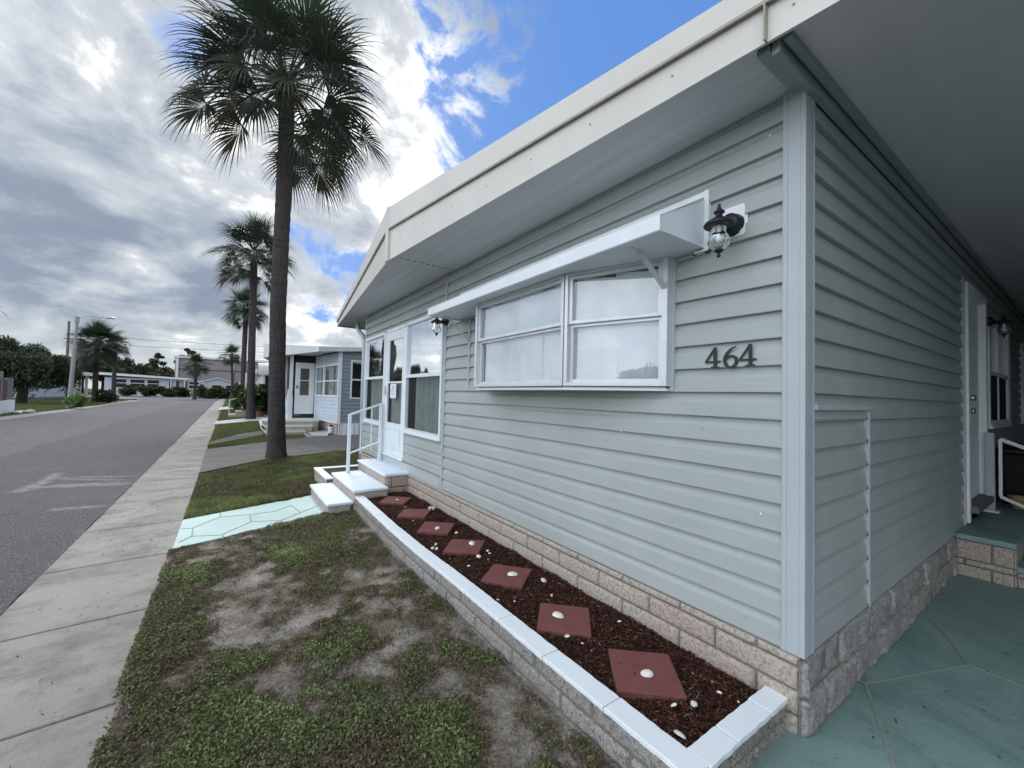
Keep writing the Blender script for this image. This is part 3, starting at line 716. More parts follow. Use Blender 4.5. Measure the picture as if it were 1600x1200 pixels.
# ---- porch windows and storm door (left end)
def picture_window(y0, y1, z0, z1, zm, curt, gap):
    w = thing('window', None, None); w.parent = house
    mb = MB(); frame_panel(mb, (-.012, y1), (-.012, y0), z0, z1, .045, .05, rails=((zm, .045),)); mb.box(-.045, 0, y0, y1, z0-.012, z0+.008); mb.build('frame', M_WHITE, w, bevel=.002)
    for a, b, xx, mt, nm in ((z0+.04, zm-.02, .002, M_MESH, 'insect_screen'), (zm+.02, z1-.04, -.004, M_GLASS, 'pane')): mb = MB(); mb.add([(xx, y0+.04, a), (xx, y1-.04, a), (xx, y1-.04, b), (xx, y0+.04, b)], [(0, 1, 2, 3)]); mb.build(nm, mt, w)
    mb = MB(); mb.grid(lambda u, v: (.085+.022*math.sin(u*2*math.pi*curt+math.sin(u*9)*1.2)+.01*math.sin(u*41), y0+.03+gap[0]+(y1-y0-.06-gap[0]-gap[1])*u, z0+(z1-z0)*v), 110, 1); mb.build('curtain', M_CURTAIN, w, smooth=True)
    mb = MB(); mb.box(-.006, .012, y0+.045, y1-.045, z0+.045, z0+.062); mb.build('inner_sash', M_ALU, w)
picture_window(3.70, 4.925, .985, 2.545, 1.775, 9, (0, .09))
picture_window(5.90, 7.06, 1.005, 2.53, 1.79, 8, (.05, .0))
door = thing('storm_door', None, None); door.parent = house
mb = MB(); mb.box(-.03, .01, 4.935, 4.975, .575, 2.545); mb.box(-.03, .01, 5.855, 5.895, .575, 2.545); mb.box(-.03, .01, 4.935, 5.895, 2.50, 2.545); mb.box(-.045, .01, 4.935, 5.895, .565, .59); mb.build('door_frame', M_WHITE2, door, bevel=.003)
dy0, dy1 = 4.978, 5.852
mb = MB(); zd0, zd1 = .592, 2.498; g0, g1, gy0, gy1 = 1.075, 2.36, 5.09, 5.74
for bxx in ((dy0, gy0, zd0, zd1), (gy1, dy1, zd0, zd1), (gy0, gy1, zd0, g0), (gy0, gy1, g1, zd1), (gy0, gy1, 1.685, 1.712)): mb.box(-.022, .008, *bxx)
mb.box(-.030, -.022, 5.09, 5.74, .70, .71); mb.box(-.030, -.022, 5.09, 5.74, .98, .99); mb.box(-.030, -.022, 5.09, 5.10, .71, .98); mb.box(-.030, -.022, 5.73, 5.74, .71, .98); mb.box(-.028, -.022, 5.13, 5.70, .75, .94)
mb.build('door_leaf', M_WHITE, door, bevel=.003)
for a, b, mt, nm in ((g0, 1.69, M_MESH, 'insect_screen'), (1.70, g1, M_GLASS, 'pane')): mb = MB(); mb.add([(-.008, gy0, a), (-.008, gy1, a), (-.008, gy1, b), (-.008, gy0, b)], [(0, 1, 2, 3)]); mb.build(nm, mt, door)
mb = MB(); mb.grid(lambda u, v: (.05+.006*math.sin(u*40), 5.07+.69*u, 1.0+1.4*v), 60, 1); mb.build('curtain', simple('door_sheer', (.42, .46, .46), .8, .1, 6), door)
mb = MB(); mb.box(-.052, -.022, 5.79, 5.815, 1.50, 1.64); mb.box(-.06, -.045, 5.77, 5.80, 1.53, 1.56); mb.build('door_handle', M_ALU, door, bevel=.004)
mb = MB(); mb.box(-.012, -.0095, 5.36, 5.63, 1.455, 1.675); nt = mb.build('notice', simple('notice_paper', (.72, .76, .80), .7, .04, 10), door)
mb = MB()
for k, (a, b) in enumerate(((5.44, 5.55), (5.46, 5.53), (5.40, 5.59), (5.42, 5.57), (5.40, 5.59), (5.44, 5.55))): z_ = 1.64-k*.026; mb.box(-.0135, -.0125, a, b, z_-.009 if k < 2 else z_-.004, z_)
mb.build('notice_print', M_MOWER, nt)

# ---- side door, windows, access panel
sd = thing('side_door', None, None); sd.parent = house
mb = MB(); x0, x1, z0, z1 = 3.515, 4.565, .47, 2.705
mb.box(x0, x0+.075, -.050, .02, z0, z1); mb.box(x1-.075, x1, -.050, .02, .56, z1); mb.box(x0+.075, x1-.075, -.050, .02, z1-.075, z1); mb.build('door_frame', M_WHITE2, sd, bevel=.004)
mb = MB(); mbj = MB(); mbj.box(x0-.035, x0, -.030, 0, .43, z1+.03); mbj.box(x1, x1+.03, -.030, 0, .43, z1+.03); mbj.box(x0, x1, -.030, 0, z1, z1+.03); mbj.build('door_trim', M_TRIM, sd)
mb.box(x0+.075, x1-.075, .005, .05, .62, z1-.075); mb.box(x0+.2, x1-.2, -.001, .005, 1.75, 2.45); mb.box(x0+.2, x1-.2, -.001, .005, .8, 1.6); mb.build('door_leaf', M_WHITE2, sd, bevel=.004)
mb = MB(); mb.box(x0+.04, x1, -.10, .04, .56, .62); mb.build('door_sill', M_WOODPOLE, sd, bevel=.004)
hk = ony(1519, 642, -.06); db = ony(1511, 621, -.03)
mb = MB(); mb.lathe([(0, -.07), (.024, -.065), (.03, -.05), (.022, -.035), (.012, -.03), (.012, -.005), (.03, -.004), (.03, .004)], (0, 0, 0), 14)
o = mb.build('door_handle', M_STEEL, sd, smooth=True); o.location = (3.70, .0, hk[2]); o.rotation_euler = (-math.pi/2, 0, 0)
mb = MB(); mb.lathe([(0, -.03), (.026, -.028), (.03, -.004), (.03, .004)], (0, 0, 0), 14); o = mb.build('deadbolt', M_STEEL, sd, smooth=True); o.location = (3.72, -.04, db[2]); o.rotation_euler = (-math.pi/2, 0, 0)
for (a, b) in ((4.82, 6.36), (8.02, 9.38)):
    w = thing('side_window', None, None); w.parent = house; z0, z1 = 1.34, 2.55
    mb = MB(); frame_panel(mb, (b, -.01), (a, -.01), z0, z1, .05, .06, rails=((1.93, .05),)); mb.box((a+b)/2-.02, (a+b)/2+.02, -.03, .02, z0, z1); mb.box(a-.03, b+.08, -.06, 0, z0-.04, z0); mb.build('frame', M_WHITE2, w, bevel=.003)
    mb = MB(); mb.add([(a+.04, .0, z0+.04), (b-.04, .0, z0+.04), (b-.04, .0, z1-.04), (a+.04, .0, z1-.04)], [(0, 1, 2, 3)]); mb.build('pane', M_GLASS, w)
    mb = MB(); mb.box(a+.05, b-.05, -.018, -.010, z0+.05, 1.905); mb.build('insect_screen', M_SCREEN, w)
    mb = MB(); mb.box(b, b+.10, -.05, 0, z0-.04, z1+.05); mb.build('shutter', M_TRIM, w, bevel=.003)
ap = thing('access_panel', None, None); ap.parent = house
mb = MB(); mb.box(.076, .83, -.034, -.0, 1.496, 1.520); mb.box(.808, .83, -.028, -.0, .43, 1.500); mb.box(.098, .808, -.024, -.0, 1.455, 1.462); mb.build('panel_trim', M_TRIM, ap, bevel=.001)
mb = MB()
for n in range(0, 9): zl = ZB+n*E_; mb.add([(.808, -.0215, zl), (.808, -.0215, zl+.022), (.790, -.0215, zl)], [(0, 1, 2)]); mb.build('panel_gap_shadow', M_DARK, ap); mb = MB()  # dark triangles paint the shadow in the gaps beside the trim strip

# ---- house number 464
def ribbon(mb, pts, ws, y0, z0, x, H, th):
    # pts in unit square (u right as read, v up) ; read from -X side so +u is -Y
    L, R = [], []
    for i, p in enumerate(pts):
        a = pts[max(i-1, 0)]; b = pts[min(i+1, len(pts)-1)]; d = (b[0]-a[0], b[1]-a[1]); m = math.hypot(*d); n = (-d[1]/m, d[0]/m); w = ws[i]*.43
        L.append((p[0]+n[0]*w, p[1]+n[1]*w)); R.append((p[0]-n[0]*w, p[1]-n[1]*w))
    for i in range(len(pts)-1):
        Q = [L[i], L[i+1], R[i+1], R[i]]
        mb.prism([(x, y0-q_[0]*H, z0+q_[1]*H) for q_ in Q], (-th, 0, 0))
def digit(ch, y0, z0, H=.107):
    mb = MB(); x = -.0205; th = .006
    if ch == '4':
        ribbon(mb, [(.50, 1.0), (.04, .33)], [.10, .08], y0, z0, x, H, th)
        ribbon(mb, [(.50, 1.0), (.50, .06)], [.17, .17], y0, z0, x-.0006, H, th)
        ribbon(mb, [(.0, .30), (.76, .30)], [.10, .10], y0, z0, x-.0012, H, th)
        ribbon(mb, [(.30, .035), (.70, .035)], [.07, .07], y0, z0, x-.0018, H, th)
    else:
        pts = [(.62, .98), (.42, .90), (.24, .74), (.13, .55), (.10, .36), (.16, .17), (.30, .06), (.44, .06), (.58, .16), (.64, .32), (.58, .48), (.44, .57), (.30, .55), (.18, .44)]
        ws = [.05, .09, .13, .16, .17, .16, .11, .10, .15, .17, .15, .10, .09, .06]
        ribbon(mb, pts, ws, y0, z0, x, H, th)
    return mb.build('number_digit', M_BLACK, house)
digit('4', .437, 1.698); digit('6', .345, 1.692, .112); digit('4', .262, 1.700)

# ================================================================ LANTERNS
def lantern(label, loc, rz, plate=True):
    t = thing('wall_lantern', label, 'wall lamp', loc, rz, 'wall lanterns on the sage green home')
    # local: wall plane x=0, outwards -x
    if plate:
        mb = MB(); 
        def oct_(h, c): return [(-h, -h+c), (-h+c, -h), (h-c, -h), (h, -h+c), (h, h-c), (h-c, h), (-h+c, h), (-h, h-c)]
        for hh, c, x0, x1 in ((.082, .014, -.012, -.0), (.072, .010, -.020, -.012), (.058, .004, -.024, -.020)):
            P_ = [(x0, a*.82, b*1.1) for a, b in oct_(hh, c)]; mb.prism(P_, (x1-x0, 0, 0))
        mb.build('mounting_plate', M_WHITE2, t, bevel=.0015)
    mb = MB(); mb.lathe([(.0, .075), (.040, .072), (.050, .060), (.052, .035), (.058, .020)], (0, 0, -.018), 24, axis='x')
    mb.tube([(-.06, 0, -.03), (-.10, 0, -.038), (-.15, 0, -.045)], [.020, .018, .018], 10); mb.build('bracket', M_BLACK, t, smooth=True)
    c = (-.150, 0, -.058)
    sc_ = lambda pr_: [(r*.83, z*.83) for r, z in pr_]
    mb = MB(); mb.lathe(sc_([(0, .137), (.008, .134), (.010, .126), (.006, .120), (.012, .114), (.014, .104), (.009, .100), (.012, .094), (.030, .090), (.031, .082), (.018, .074), (.019, .060), (.036, .048), (.058, .036), (.078, .022), (.086, .008), (.080, .000), (.060, .004), (.02, .006)]), c, 28); mb.build('lamp_cap', M_BLACK, t, smooth=True)
    mb = MB(); mb.lathe(sc_([(.044, .004), (.041, -.020), (.040, -.036), (.046, -.052), (.058, -.072), (.062, -.090), (.056, -.110), (.040, -.130), (.024, -.142)]), c, 48, rib=.03, ribn=12); mb.build('lamp_glass', M_URN, t, smooth=True)
    mb = MB(); mb.lathe(sc_([(.026, -.138), (.028, -.144), (.018, -.154), (.008, -.160), (.010, -.170), (.012, -.176), (.007, -.184), (0, -.188)]), c, 16); mb.build('finial', M_BLACK, t, smooth=True)
    mb = MB(); mb.lathe(sc_([(0, .0), (.012, .0), (.013, -.05), (.019, -.07), (.017, -.09), (0, -.10)]), c, 16); mb.build('bulb', M_PAPER, t, smooth=True)
    return t
lantern('black lantern with clear ribbed glass on a white plate, beside the house number 464', (-.0, .300, 2.440), 0)
lantern('small lantern tucked under the far end of the window awning, over the porch window edge', (-.0, 3.62, 2.41), 0)
lantern('dark lantern beside the white side door under the carport', (4.74, .0, 2.50), math.pi/2, False)

# ================================================================ PLANTER
CZ = .235
outP = [(-.748, .040), (-.755, .45), (-.763, 1.0), (-.768, 1.8), (-.785, 2.5), (-.787, 3.2), (-.768, 4.1), (-.750, 4.60)]
def pathfn(pts):
    pts = [np.array(p) for p in pts]; cum = [0]
    for a, b in zip(pts[:-1], pts[1:]): cum.append(cum[-1]+np.linalg.norm(b-a))
    def P(s):
        s = min(max(s, 0), cum[-1]); i = max(j for j in range(len(cum)-1) if cum[j] <= s+1e-9)
        d = (pts[i+1]-pts[i])/(cum[i+1]-cum[i]); p = pts[i]+d*(s-cum[i]); return (p[0], p[1], -d[1], d[0])
    return P, cum[-1]
planter = thing('planter_wall', 'low grey block garden wall with whitish painted top, running along the front of the sage green home', 'planter wall')
Po, So = pathfn(outP)
Pm = lambda s: (Po(s)[0]+.022, Po(s)[1], -1, 0)
mb = MB(); blocks(mb, Pm, So, -.045, [.085, .092, .092], .40, off=.33, rough=.008, depth=.022, nx=22, nz=7, gap=.010, seed=70, rd=.012); mortar(mb, Pm, So, -.1, CZ-.004, .010)
Pe = lambda s: (-.728+s, .060, 0, -1)
blocks(mb, Pe, .69, .045, [.092, .088], .36, off=.30, rough=.010, depth=.020, nx=20, nz=7, gap=.007, seed=90, rd=.012); mortar(mb, Pe, .70, 0, CZ-.004, .006)
mb.build('block_course', [M_PLANTER, M_MORTAR], planter, smooth=True)
# cap: bricks with slightly irregular edges
mb = MB()
def capwidth(s): return .100
s = .0; k = 0
while s < So-.02:
    e = min(So, s+.40); N = 14; g = .0025
    ring = []
    o_, i_ = [], []
    for j in range(N+1):
        t = s+g+(e-s-2*g)*j/N; x, y, nx_, ny_ = Po(t); jt = (random.random()-.5)*.005
        o_.append((x-.004+jt, y)); i_.append((x+capwidth(t)+(random.random()-.5)*.005, y))
    mb.poly(o_+i_[::-1], CZ-.022, CZ+(random.random()-.5)*.003, 0); s = e; k += 1
cend = [(-.575, -.0), (-.43, 0), (-.03, 0)]
for a, b in ((-.648, -.455), (-.451, -.190), (-.186, -.030)):
    N = 8; o_ = [(a+(b-a)*j/N, .036+(random.random()-.5)*.004) for j in range(N+1)]; i_ = [(a+(b-a)*j/N, .130+(random.random()-.5)*.004) for j in range(N+1)]
    mb.poly(o_+i_[::-1], CZ-.022, CZ+(random.random()-.5)*.003, 0)
mb.build('cap', M_CAP, planter, bevel=.003)
# small second planter beyond the steps
p2 = thing('planter_wall', 'short block garden wall around the small bed on the far side of the porch steps', 'planter wall')
mb = MB(); P2 = lambda s: (-.84, 5.86+s, -1, 0); blocks(mb, P2, 1.0, -.02, [.08, .08, .08], .40, off=.1, rough=.006, nx=10, seed=3)
mortar(mb, P2, 1.0, -.05, CZ, .003); mb.box(-.84, -.76, 5.88, 6.86, 0, CZ-.02, 1); mb.box(-.82, -.02, 6.80, 6.88, 0, CZ-.02, 1); mb.build('block_course', [M_SKIRT, M_MORTAR], p2, smooth=True)
mb = MB(); mb.box(-.865, -.755, 5.86, 6.90, CZ-.02, CZ+.002); mb.box(-.75, -.03, 6.79, 6.90, CZ-.02, CZ); mb.build('cap', M_CAP, p2, bevel=.004)

# mulch bed: displaced sheet and loose chips
def mulch_z(P):
    return .188+(fbm(P, 5, 40, 4)-.5)*.035+(fbm(P, 30, 41, 3)-.5)*.016-.02*np.clip(.25-P[:, 1], 0, .25)/.25
def inside(P):
    ox = np.interp(P[:, 1], [p[1] for p in outP], [p[0] for p in outP]); return (P[:, 0] > ox+.05) & (P[:, 0] < -.03) & (P[:, 1] > .138) & (P[:, 1] < 4.72)
nx, ny = 56, 260
X, Y = np.meshgrid(np.linspace(0, 1, nx+1), np.linspace(.10, 4.72, ny+1)); ox = np.interp(Y, [p[1] for p in outP], [p[0] for p in outP])+.05
XX = ox+(-.015-ox)*X; P = np.stack([XX.ravel(), Y.ravel()], 1); idx = np.arange((nx+1)*(ny+1)).reshape(ny+1, nx+1)
F = np.stack([idx[:-1, :-1], idx[:-1, 1:], idx[1:, 1:], idx[1:, :-1]], -1).reshape(-1, 4)
tag(bulk('mulch', np.concatenate([P, mulch_z(P)[:, None]], 1), F, M_MULCH, None, None, True), 'dark red shredded bark mulch filling the bed under the wall', 'mulch', kind='stuff')
mb = MB(); mb.box(-.75, -.02, 5.9, 6.79, .12, .2); tag(mb.build('mulch', M_MULCH), 'dark mulch in the small bed beyond the porch steps', 'mulch', kind='stuff')
def chips(n, Pc, L, W, zf, lift=.004):
    c = np.concatenate([Pc, zf(Pc)[:, None]], 1); c[:, 2] += lift*rng.random(n)
    th = rng.random(n)*2*np.pi; ph = (rng.random(n)-.5)*1.0
    d = np.stack([np.cos(th)*np.cos(ph), np.sin(th)*np.cos(ph), np.sin(ph)], 1); up = rng.normal(size=(n, 3))*.5+[0, 0, 1]
    r = np.cross(d, up); r /= np.linalg.norm(r, axis=1)[:, None]; nn = np.cross(r, d)
    l = (L[0]+(L[1]-L[0])*rng.random(n)**2)[:, None]; w = (W[0]+(W[1]-W[0])*rng.random(n))[:, None]
    A = c-d*l/2; Bq = c+d*l/2
    V = np.stack([A-r*w/2, A*.0+A+r*w/2, Bq+r*w*.35, Bq-r*w*.35, c+nn*w*.5-r*w*.5, c+nn*w*.5+r*w*.5], 1)
    base = np.arange(n)[:, None]*6; q_ = np.array([[0, 1, 5, 4], [4, 5, 2, 3]])
    F = (base[:, :, None]+q_[None]).reshape(-1, 4); tone = np.repeat(rng.random(n), 6)
    return V.reshape(-1, 3), F, tone
n = 60000; P = np.stack([-.95+.95*rng.random(n*2), 4.75*rng.random(n*2)**1.25], 1); P = P[inside(P)][:n]
V, F, tn = chips(len(P), P, (.006, .034), (.002, .007), mulch_z, .014)
tag(bulk('bark_chips', V, F, M_CHIP, None, {'tone': tn}), 'loose splinters of dark bark scattered over the mulch bed', 'bark chips', kind='stuff')

# pavers (diamond-set) with a shell on each
pav = [[(594, 785), (608, 775.5), (642, 776), (628, 789)], [(621, 808), (636, 793), (677, 795), (656, 810)], [(653, 831), (669, 813.5), (710, 816), (695, 837)], [(695, 863), (711, 841), (756, 843), (741, 867)],
       [(753, 908), (776, 879), (829, 888), (812, 920)], [(843, 985), (849, 940), (918, 950), (918, 995)], [(970, 1080), (955, 1015), (1041, 1023), (1067, 1088)]]
pos = ['farthest red paver, against the porch steps', 'second red paver from the porch steps, under a heap of small shells', 'third red paver from the porch steps', 'middle red paver of the row of seven in the mulch',
       'third red paver from the house corner', 'second red paver from the house corner', 'nearest and largest-looking red paver, by the house corner']
for k, (q4, lb) in enumerate(zip(pav, pos)):
    W = [onz(x, y, .218) for x, y in q4]; c = sum(W)/4
    d1 = W[1]-W[0]; ang = math.atan2(d1[1], d1[0])
    hs = .152
    mb = MB(); mb.box(-hs, hs, -hs, hs, -.045, 0)
    o = mb.build('stepping_stone', M_PAVER, None, bevel=.006); o.location = (c[0], c[1], .222); o.rotation_euler = ((random.random()-.5)*.03, (random.random()-.5)*.03, ang)
    tag(o, lb+(', square and flat' if k != 1 else ''), 'paver', 'red square pavers in the mulch bed')

PC = np.array([[*(sum(onz(x, y, .218) for x, y in q4)/4)[:2]] for q4 in pav])
P = np.repeat(PC, 16, 0)+rng.uniform(-.12, .12, (len(PC)*16, 2)); V, F, tn = chips(len(P), P, (.004, .020), (.0015, .005), lambda P: np.full(len(P), .2235), .002)
tag(bulk('bark_crumbs', V, F, M_CHIP, None, {'tone': tn}), 'bark crumbs and dust blown onto the red pavers', 'bark crumbs', kind='stuff')
n = 260; P = np.stack([-2.3+4.6*rng.random(n)**1.5, -1.2+1.25*rng.random(n)], 1); P = P[(P[:, 1] < -.03)]; V, F, tn = chips(len(P), P, (.006, .035), (.002, .007), lambda P: np.full(len(P), .102), .003)
tag(bulk('leaf_litter', V, F, M_CHIP, None, {'tone': tn}), 'a few dry leaf and bark scraps on the green painted carport floor', 'litter', kind='stuff')
n = 500; P = np.stack([-3.6+1.2*rng.random(n)**.6, 1+12*rng.random(n)], 1); V, F, tn = chips(len(P), P, (.006, .030), (.002, .008), lambda P: np.full(len(P), .006), .003)
tag(bulk('leaf_litter', V, F, M_CHIP, None, {'tone': tn}), 'dry leaf scraps along the sidewalk edges', 'litter', kind='stuff')
def shell_mesh(seed, kind=0):
    r_ = random.Random(seed); mb = MB(); nr, nt = 9, 30; a, b, h = 1.0, .80+.15*r_.random(), .42+.12*r_.random()
    V = []
    for j in range(nr+1):
        v = j/nr
        for i in range(nt+1):
            t = math.pi*(-.5)+math.pi*1.0*i/nt if False else 2*math.pi*i/nt
            fx, fy = math.cos(t), math.sin(t)
            R = (1+.10*fx-.22*abs(math.sin(t/2+math.pi/2))**8)*(1+.015*math.cos(t*16))
            x, y = a*v*fx*R+.12*(1-v), b*v*fy*R
            z = h*math.sqrt(max(0, 1-v**2.2))*(1+.04*math.cos(t*16)*v)
            V.append((x, y, z))
    n = nt+1
    mb.add(V, [(j*n+i, (j+1)*n+i, (j+1)*n+i+1, j*n+i+1) for j in range(nr) for i in range(nt)])
    me = bpy.data.meshes.new('shell'); me.from_pydata(mb.v, [], mb.f); me.materials.append(M_SHELL); me.update(); me.polygons.foreach_set('use_smooth', [True]*len(me.polygons)); return me
SH = [shell_mesh(i) for i in range(4)]
onp = [(620.5, 780, .015, 'small white shell on the farthest paver beside the steps'), (683.5, 824.5, .022, 'white shell on the third paver from the steps'), (737.5, 848.5, .026, 'white shell near the back corner of the middle paver'),
       (801, 897, .031, 'rounded white shell centred on the third paver from the house corner'), (872, 961, .028, 'tall white shell on the left of the second paver from the house corner'), (1011, 1052, .0235, 'white clam shell in the middle of the nearest paver')]
for k, (x, y, r, lb) in enumerate(onp):
    p = onz(x, y+1, .224); o = link('shell', SH[k % 4]); o.location = p; o.scale = (r*1.45, r*1.15, r*1.3); o.rotation_euler = (.1, -.05, [2.2, .5, 1.2, 2.8, 2.0, 5.6][k]); tag(o, lb, 'shell', 'white sea shells laid out on the pavers')
loose = [(602, 772, .010, 'tiny shell at the far end of the bed by the porch steps'), (633, 793, .016, 'small shell between the two farthest pavers'), (645, 814, .013, 'small shell in front of the second farthest paver'), (713, 833, .020, 'lone shell to the right of the third farthest paver'),
         (681, 851, .015, 'topmost of three small shells in front of the middle paver'), (676, 857, .018, 'lower left of three small shells in front of the middle paver'), (682, 858, .017, 'lower right of three small shells in front of the middle paver'),
         (748, 870, .019, 'larger shell of the loose cluster just right of the middle paver'), (762, 861, .015, 'upper shell of the cluster right of the middle paver'), (765, 865, .012, 'rightmost shell of the cluster right of the middle paver'), (763, 875, .010, 'speck of shell below the cluster right of the middle paver'),
         (732, 885, .014, 'flat shell piece left of the third paver from the house corner'), (703, 874, .008, 'crumb of shell in front of the middle paver'), (850, 908, .024, 'bright lumpy shell right of the third paver from the house corner'), (862, 931, .010, 'thin shell sliver behind the second paver from the corner'),
         (778, 938, .013, 'curved shell piece near the cap left of the second paver from the corner'), (804, 940, .007, 'pale crumb near the middle of the mulch'), (968, 972, .015, 'white shell by the block skirt between the two nearest pavers'), (886, 995, .016, 'white shell just in front of the second paver from the corner'),
         (910, 1006, .008, 'tiny shell between the two nearest pavers'), (1053, 1103, .014, 'round white shell in front of the nearest paver'), (1084, 1101, .0165, 'upright holed shell right of the round one, front of the nearest paver'), (1062, 1150, .026, 'large open shell in the bed corner beside the painted cap'),
         (1124, 1083, .012, 'broken shell piece near the end of the bed by the block skirt'), (1154, 1098, .006, 'speck of shell at the very end of the bed'), (800, 843, .008, 'shell crumb by the block skirt near the middle paver'), (852, 893, .007, 'shell crumb by the skirt')]
for k, (x, y, r, lb) in enumerate(loose):
    p = onz(x, y, .205); z = float(mulch_z(np.array([[p[0], p[1]]]))[0])+.006
    p = onz(x, y, z+.004); o = link('shell', SH[(k*7+1) % 4]); o.location = (p[0], p[1], z+.007); o.scale = (r*1.2, r*(.75+.35*random.random()), r*.9); o.rotation_euler = (random.uniform(-.5, .5), random.uniform(-.5, .5), random.uniform(0, 6)); tag(o, lb, 'shell', 'loose shells in the mulch')
# shell heap on second paver
hp = thing('shell_heap', 'little heap of small white shells on the second paver from the porch steps', 'shells', tuple(onz(676, 795, .224)))
for k in range(12):
    o = link('shell', SH[k % 4], hp); o.location = (random.gauss(0, .028), random.gauss(0, .035), .004+.01*random.random()); r = random.uniform(.010, .017); o.scale = (r, r*.8, r); o.rotation_euler = (random.uniform(-1, 1), random.uniform(-1, 1), random.uniform(0, 6))

# ================================================================ PORCH STEPS AND RAIL
steps = thing('porch_steps', 'three block steps with painted pale treads leading up to the white storm door', 'steps')
def slab(mb, x0, x1, y0, y1, z0, z1): mb.box(x0, x1, y0, y1, z0, z1)
for (x0, x1, y0, y1, zt, zb_) in ((-.345, -.028, 4.69, 6.09, .450, 0), (-.765, -.345, 4.545, 5.885, .312, 0), (-1.065, -.765, 4.575, 5.84, .172, 0)):
    mb = MB(); mb.box(x0-.012, x1+.012 if x1 > -.1 else x1, y0-.012, y1+.012, zt-.038, zt); mb.build('tread', M_STEP, steps, bevel=.012, segs=3)
    mb = MB(); h = zt-.038
    nC = 3 if zt > .4 else (2 if zt > .3 else 1); hs = [h/nC]*nC if zt < .4 else [.14, .085, .04, .145][:4]
    if zt > .4: hs = [.06, .115, .085, .15]; hs = [a*h/sum(hs) for a in hs]
    blocks(mb, lambda s: (x1-s if False else x0+.012+s, y0+.012, 0, -1), x1-x0-.012, .0, hs, .36, off=.1, rough=.006, depth=.012, nx=12, seed=int(zt*100))
    blocks(mb, lambda s: (x0+.012, y0+.012+s, -1, 0), y1-y0-.024, .0, hs, .36, off=.2, rough=.006, depth=.012, nx=12, seed=int(zt*200))
    mb.box(x0+.014, x1, y0+.014, y1-.005, -.05, h, 1)
    mb.build('riser_blocks', [M_SKIRT, M_MORTAR], steps, smooth=True)
rail = thing('handrail', 'white metal handrail on the far side of the porch steps', 'handrail')
fp = ony(543.5, 735, 5.80); ft = ony(544.5, 647, 5.80); rp = ony(590, 716, 5.95); rt = ony(591.5, 630, 5.95)
a0 = (fp[0], 5.80, .31); a1 = (fp[0], 5.80, float(ft[2])); b0 = (rp[0], 5.86, .45); b1 = (rp[0], 5.86, float(rt[2]))
mb = MB(); mb.bar(a0, a1, .045, .045, up=(1, 0, 0)); mb.build('post', M_WHITE, rail, bevel=.003)
mb = MB(); mb.bar(b0, b1, .045, .045, up=(1, 0, 0)); mb.build('post', M_WHITE, rail, bevel=.003)
mb = MB()
for p in (a0, b0): mb = MB(); mb.box(p[0]-.045, p[0]+.045, p[1]-.045, p[1]+.045, p[2]-.002, p[2]+.008); mb.build('base_plate', M_ALU, rail)
mb = MB(); mb.bar((a1[0], a1[1], a1[2]-.01), (b1[0], b1[1], b1[2]-.01), .03, .028); mb.build('top_rail', M_WHITE, rail, bevel=.003)
mb = MB(); mb.bar((a0[0], a0[1], a0[2]+.32*(a1[2]-a0[2])), (b0[0], b0[1], b0[2]+.33*(b1[2]-b0[2])), .022, .022); mb.build('lower_rail', M_WHITE, rail)
for t in (.36, .70):
    mb = MB(); p = [a0[i]+(b0[i]-a0[i])*t for i in range(3)]; q_ = [a1[i]+(b1[i]-a1[i])*t for i in range(3)]; mb.bar((p[0], p[1], p[2]+.22), (q_[0], q_[1], q_[2]-.01), .014, .014, up=(1, 0, 0)); mb.build('baluster', M_WHITE, rail)

# side steps under the carport
st = thing('carport_steps', 'two tier block steps painted green on top by the side door', 'steps')
def tier(x0, x1, y0, y1, zt, hs, sd_):
    mb = MB(); mb.box(x0-.015, x1, y0-.015, y1, zt-.045, zt); mb.build('tread', M_GREEN, st, bevel=.01)
    mb = MB(); blocks(mb, lambda s: (x0, y1-s, -1, 0), y1-y0, .10, hs, .30, off=.1, rough=.004, depth=.010, nx=12, seed=sd_)
    blocks(mb, lambda s: (x0+s, y0, 0, -1), x1-x0, .10, hs, .36, off=.1, rough=.004, depth=.010, nx=10, seed=sd_+9); mb.box(x0+.002, x1, y0+.002, y1, .1, zt-.045, 1)
    mb.build('riser_blocks', [M_SKIRT, M_MORTAR], st, smooth=True)
tier(3.08, 4.70, -.34, -.02, .455, [.10, .05, .155], 5)
tier(3.12, 4.70, -.66, -.345, .27, [.085, .04], 15)
r2 = thing('handrail', 'pale metal railing on the green carport steps, cut off by the right edge', 'handrail')
pb = onz(1548, 799, .455); PX = float(pb[0]); pt = ony(1546, 683, float(pb[1]))
mb = MB(); mb.bar((PX, pb[1], .455), (PX, pb[1], 1.27), .065, .065, up=(1, 0, 0)); mb.build('post', M_TRIM, r2, bevel=.004)
mb = MB(); mb.box(PX-.06, PX+.06, pb[1]-.06, pb[1]+.06, .455, .47); mb.build('base_plate', M_WHITE, r2)
mb = MB(); y = pb[1]-.07
mb.bar((PX, y, 1.21), (PX, y-.9, .80), .03, .035); mb.bar((PX, y, .62), (PX, y-.9, .22), .03, .03); mb.bar((PX, y, .62), (PX, y, 1.21), .025, .025, up=(1, 0, 0)); mb.build('top_rail', M_WHITE, r2, bevel=.003)
for k in (1, 2, 3): mb = MB(); mb.bar((PX, y-.22*k, .62-.40*.22*k/.9), (PX, y-.22*k, 1.21-.41*.22*k/.9), .018, .018, up=(1, 0, 0)); mb.build('baluster', M_WHITE, r2)
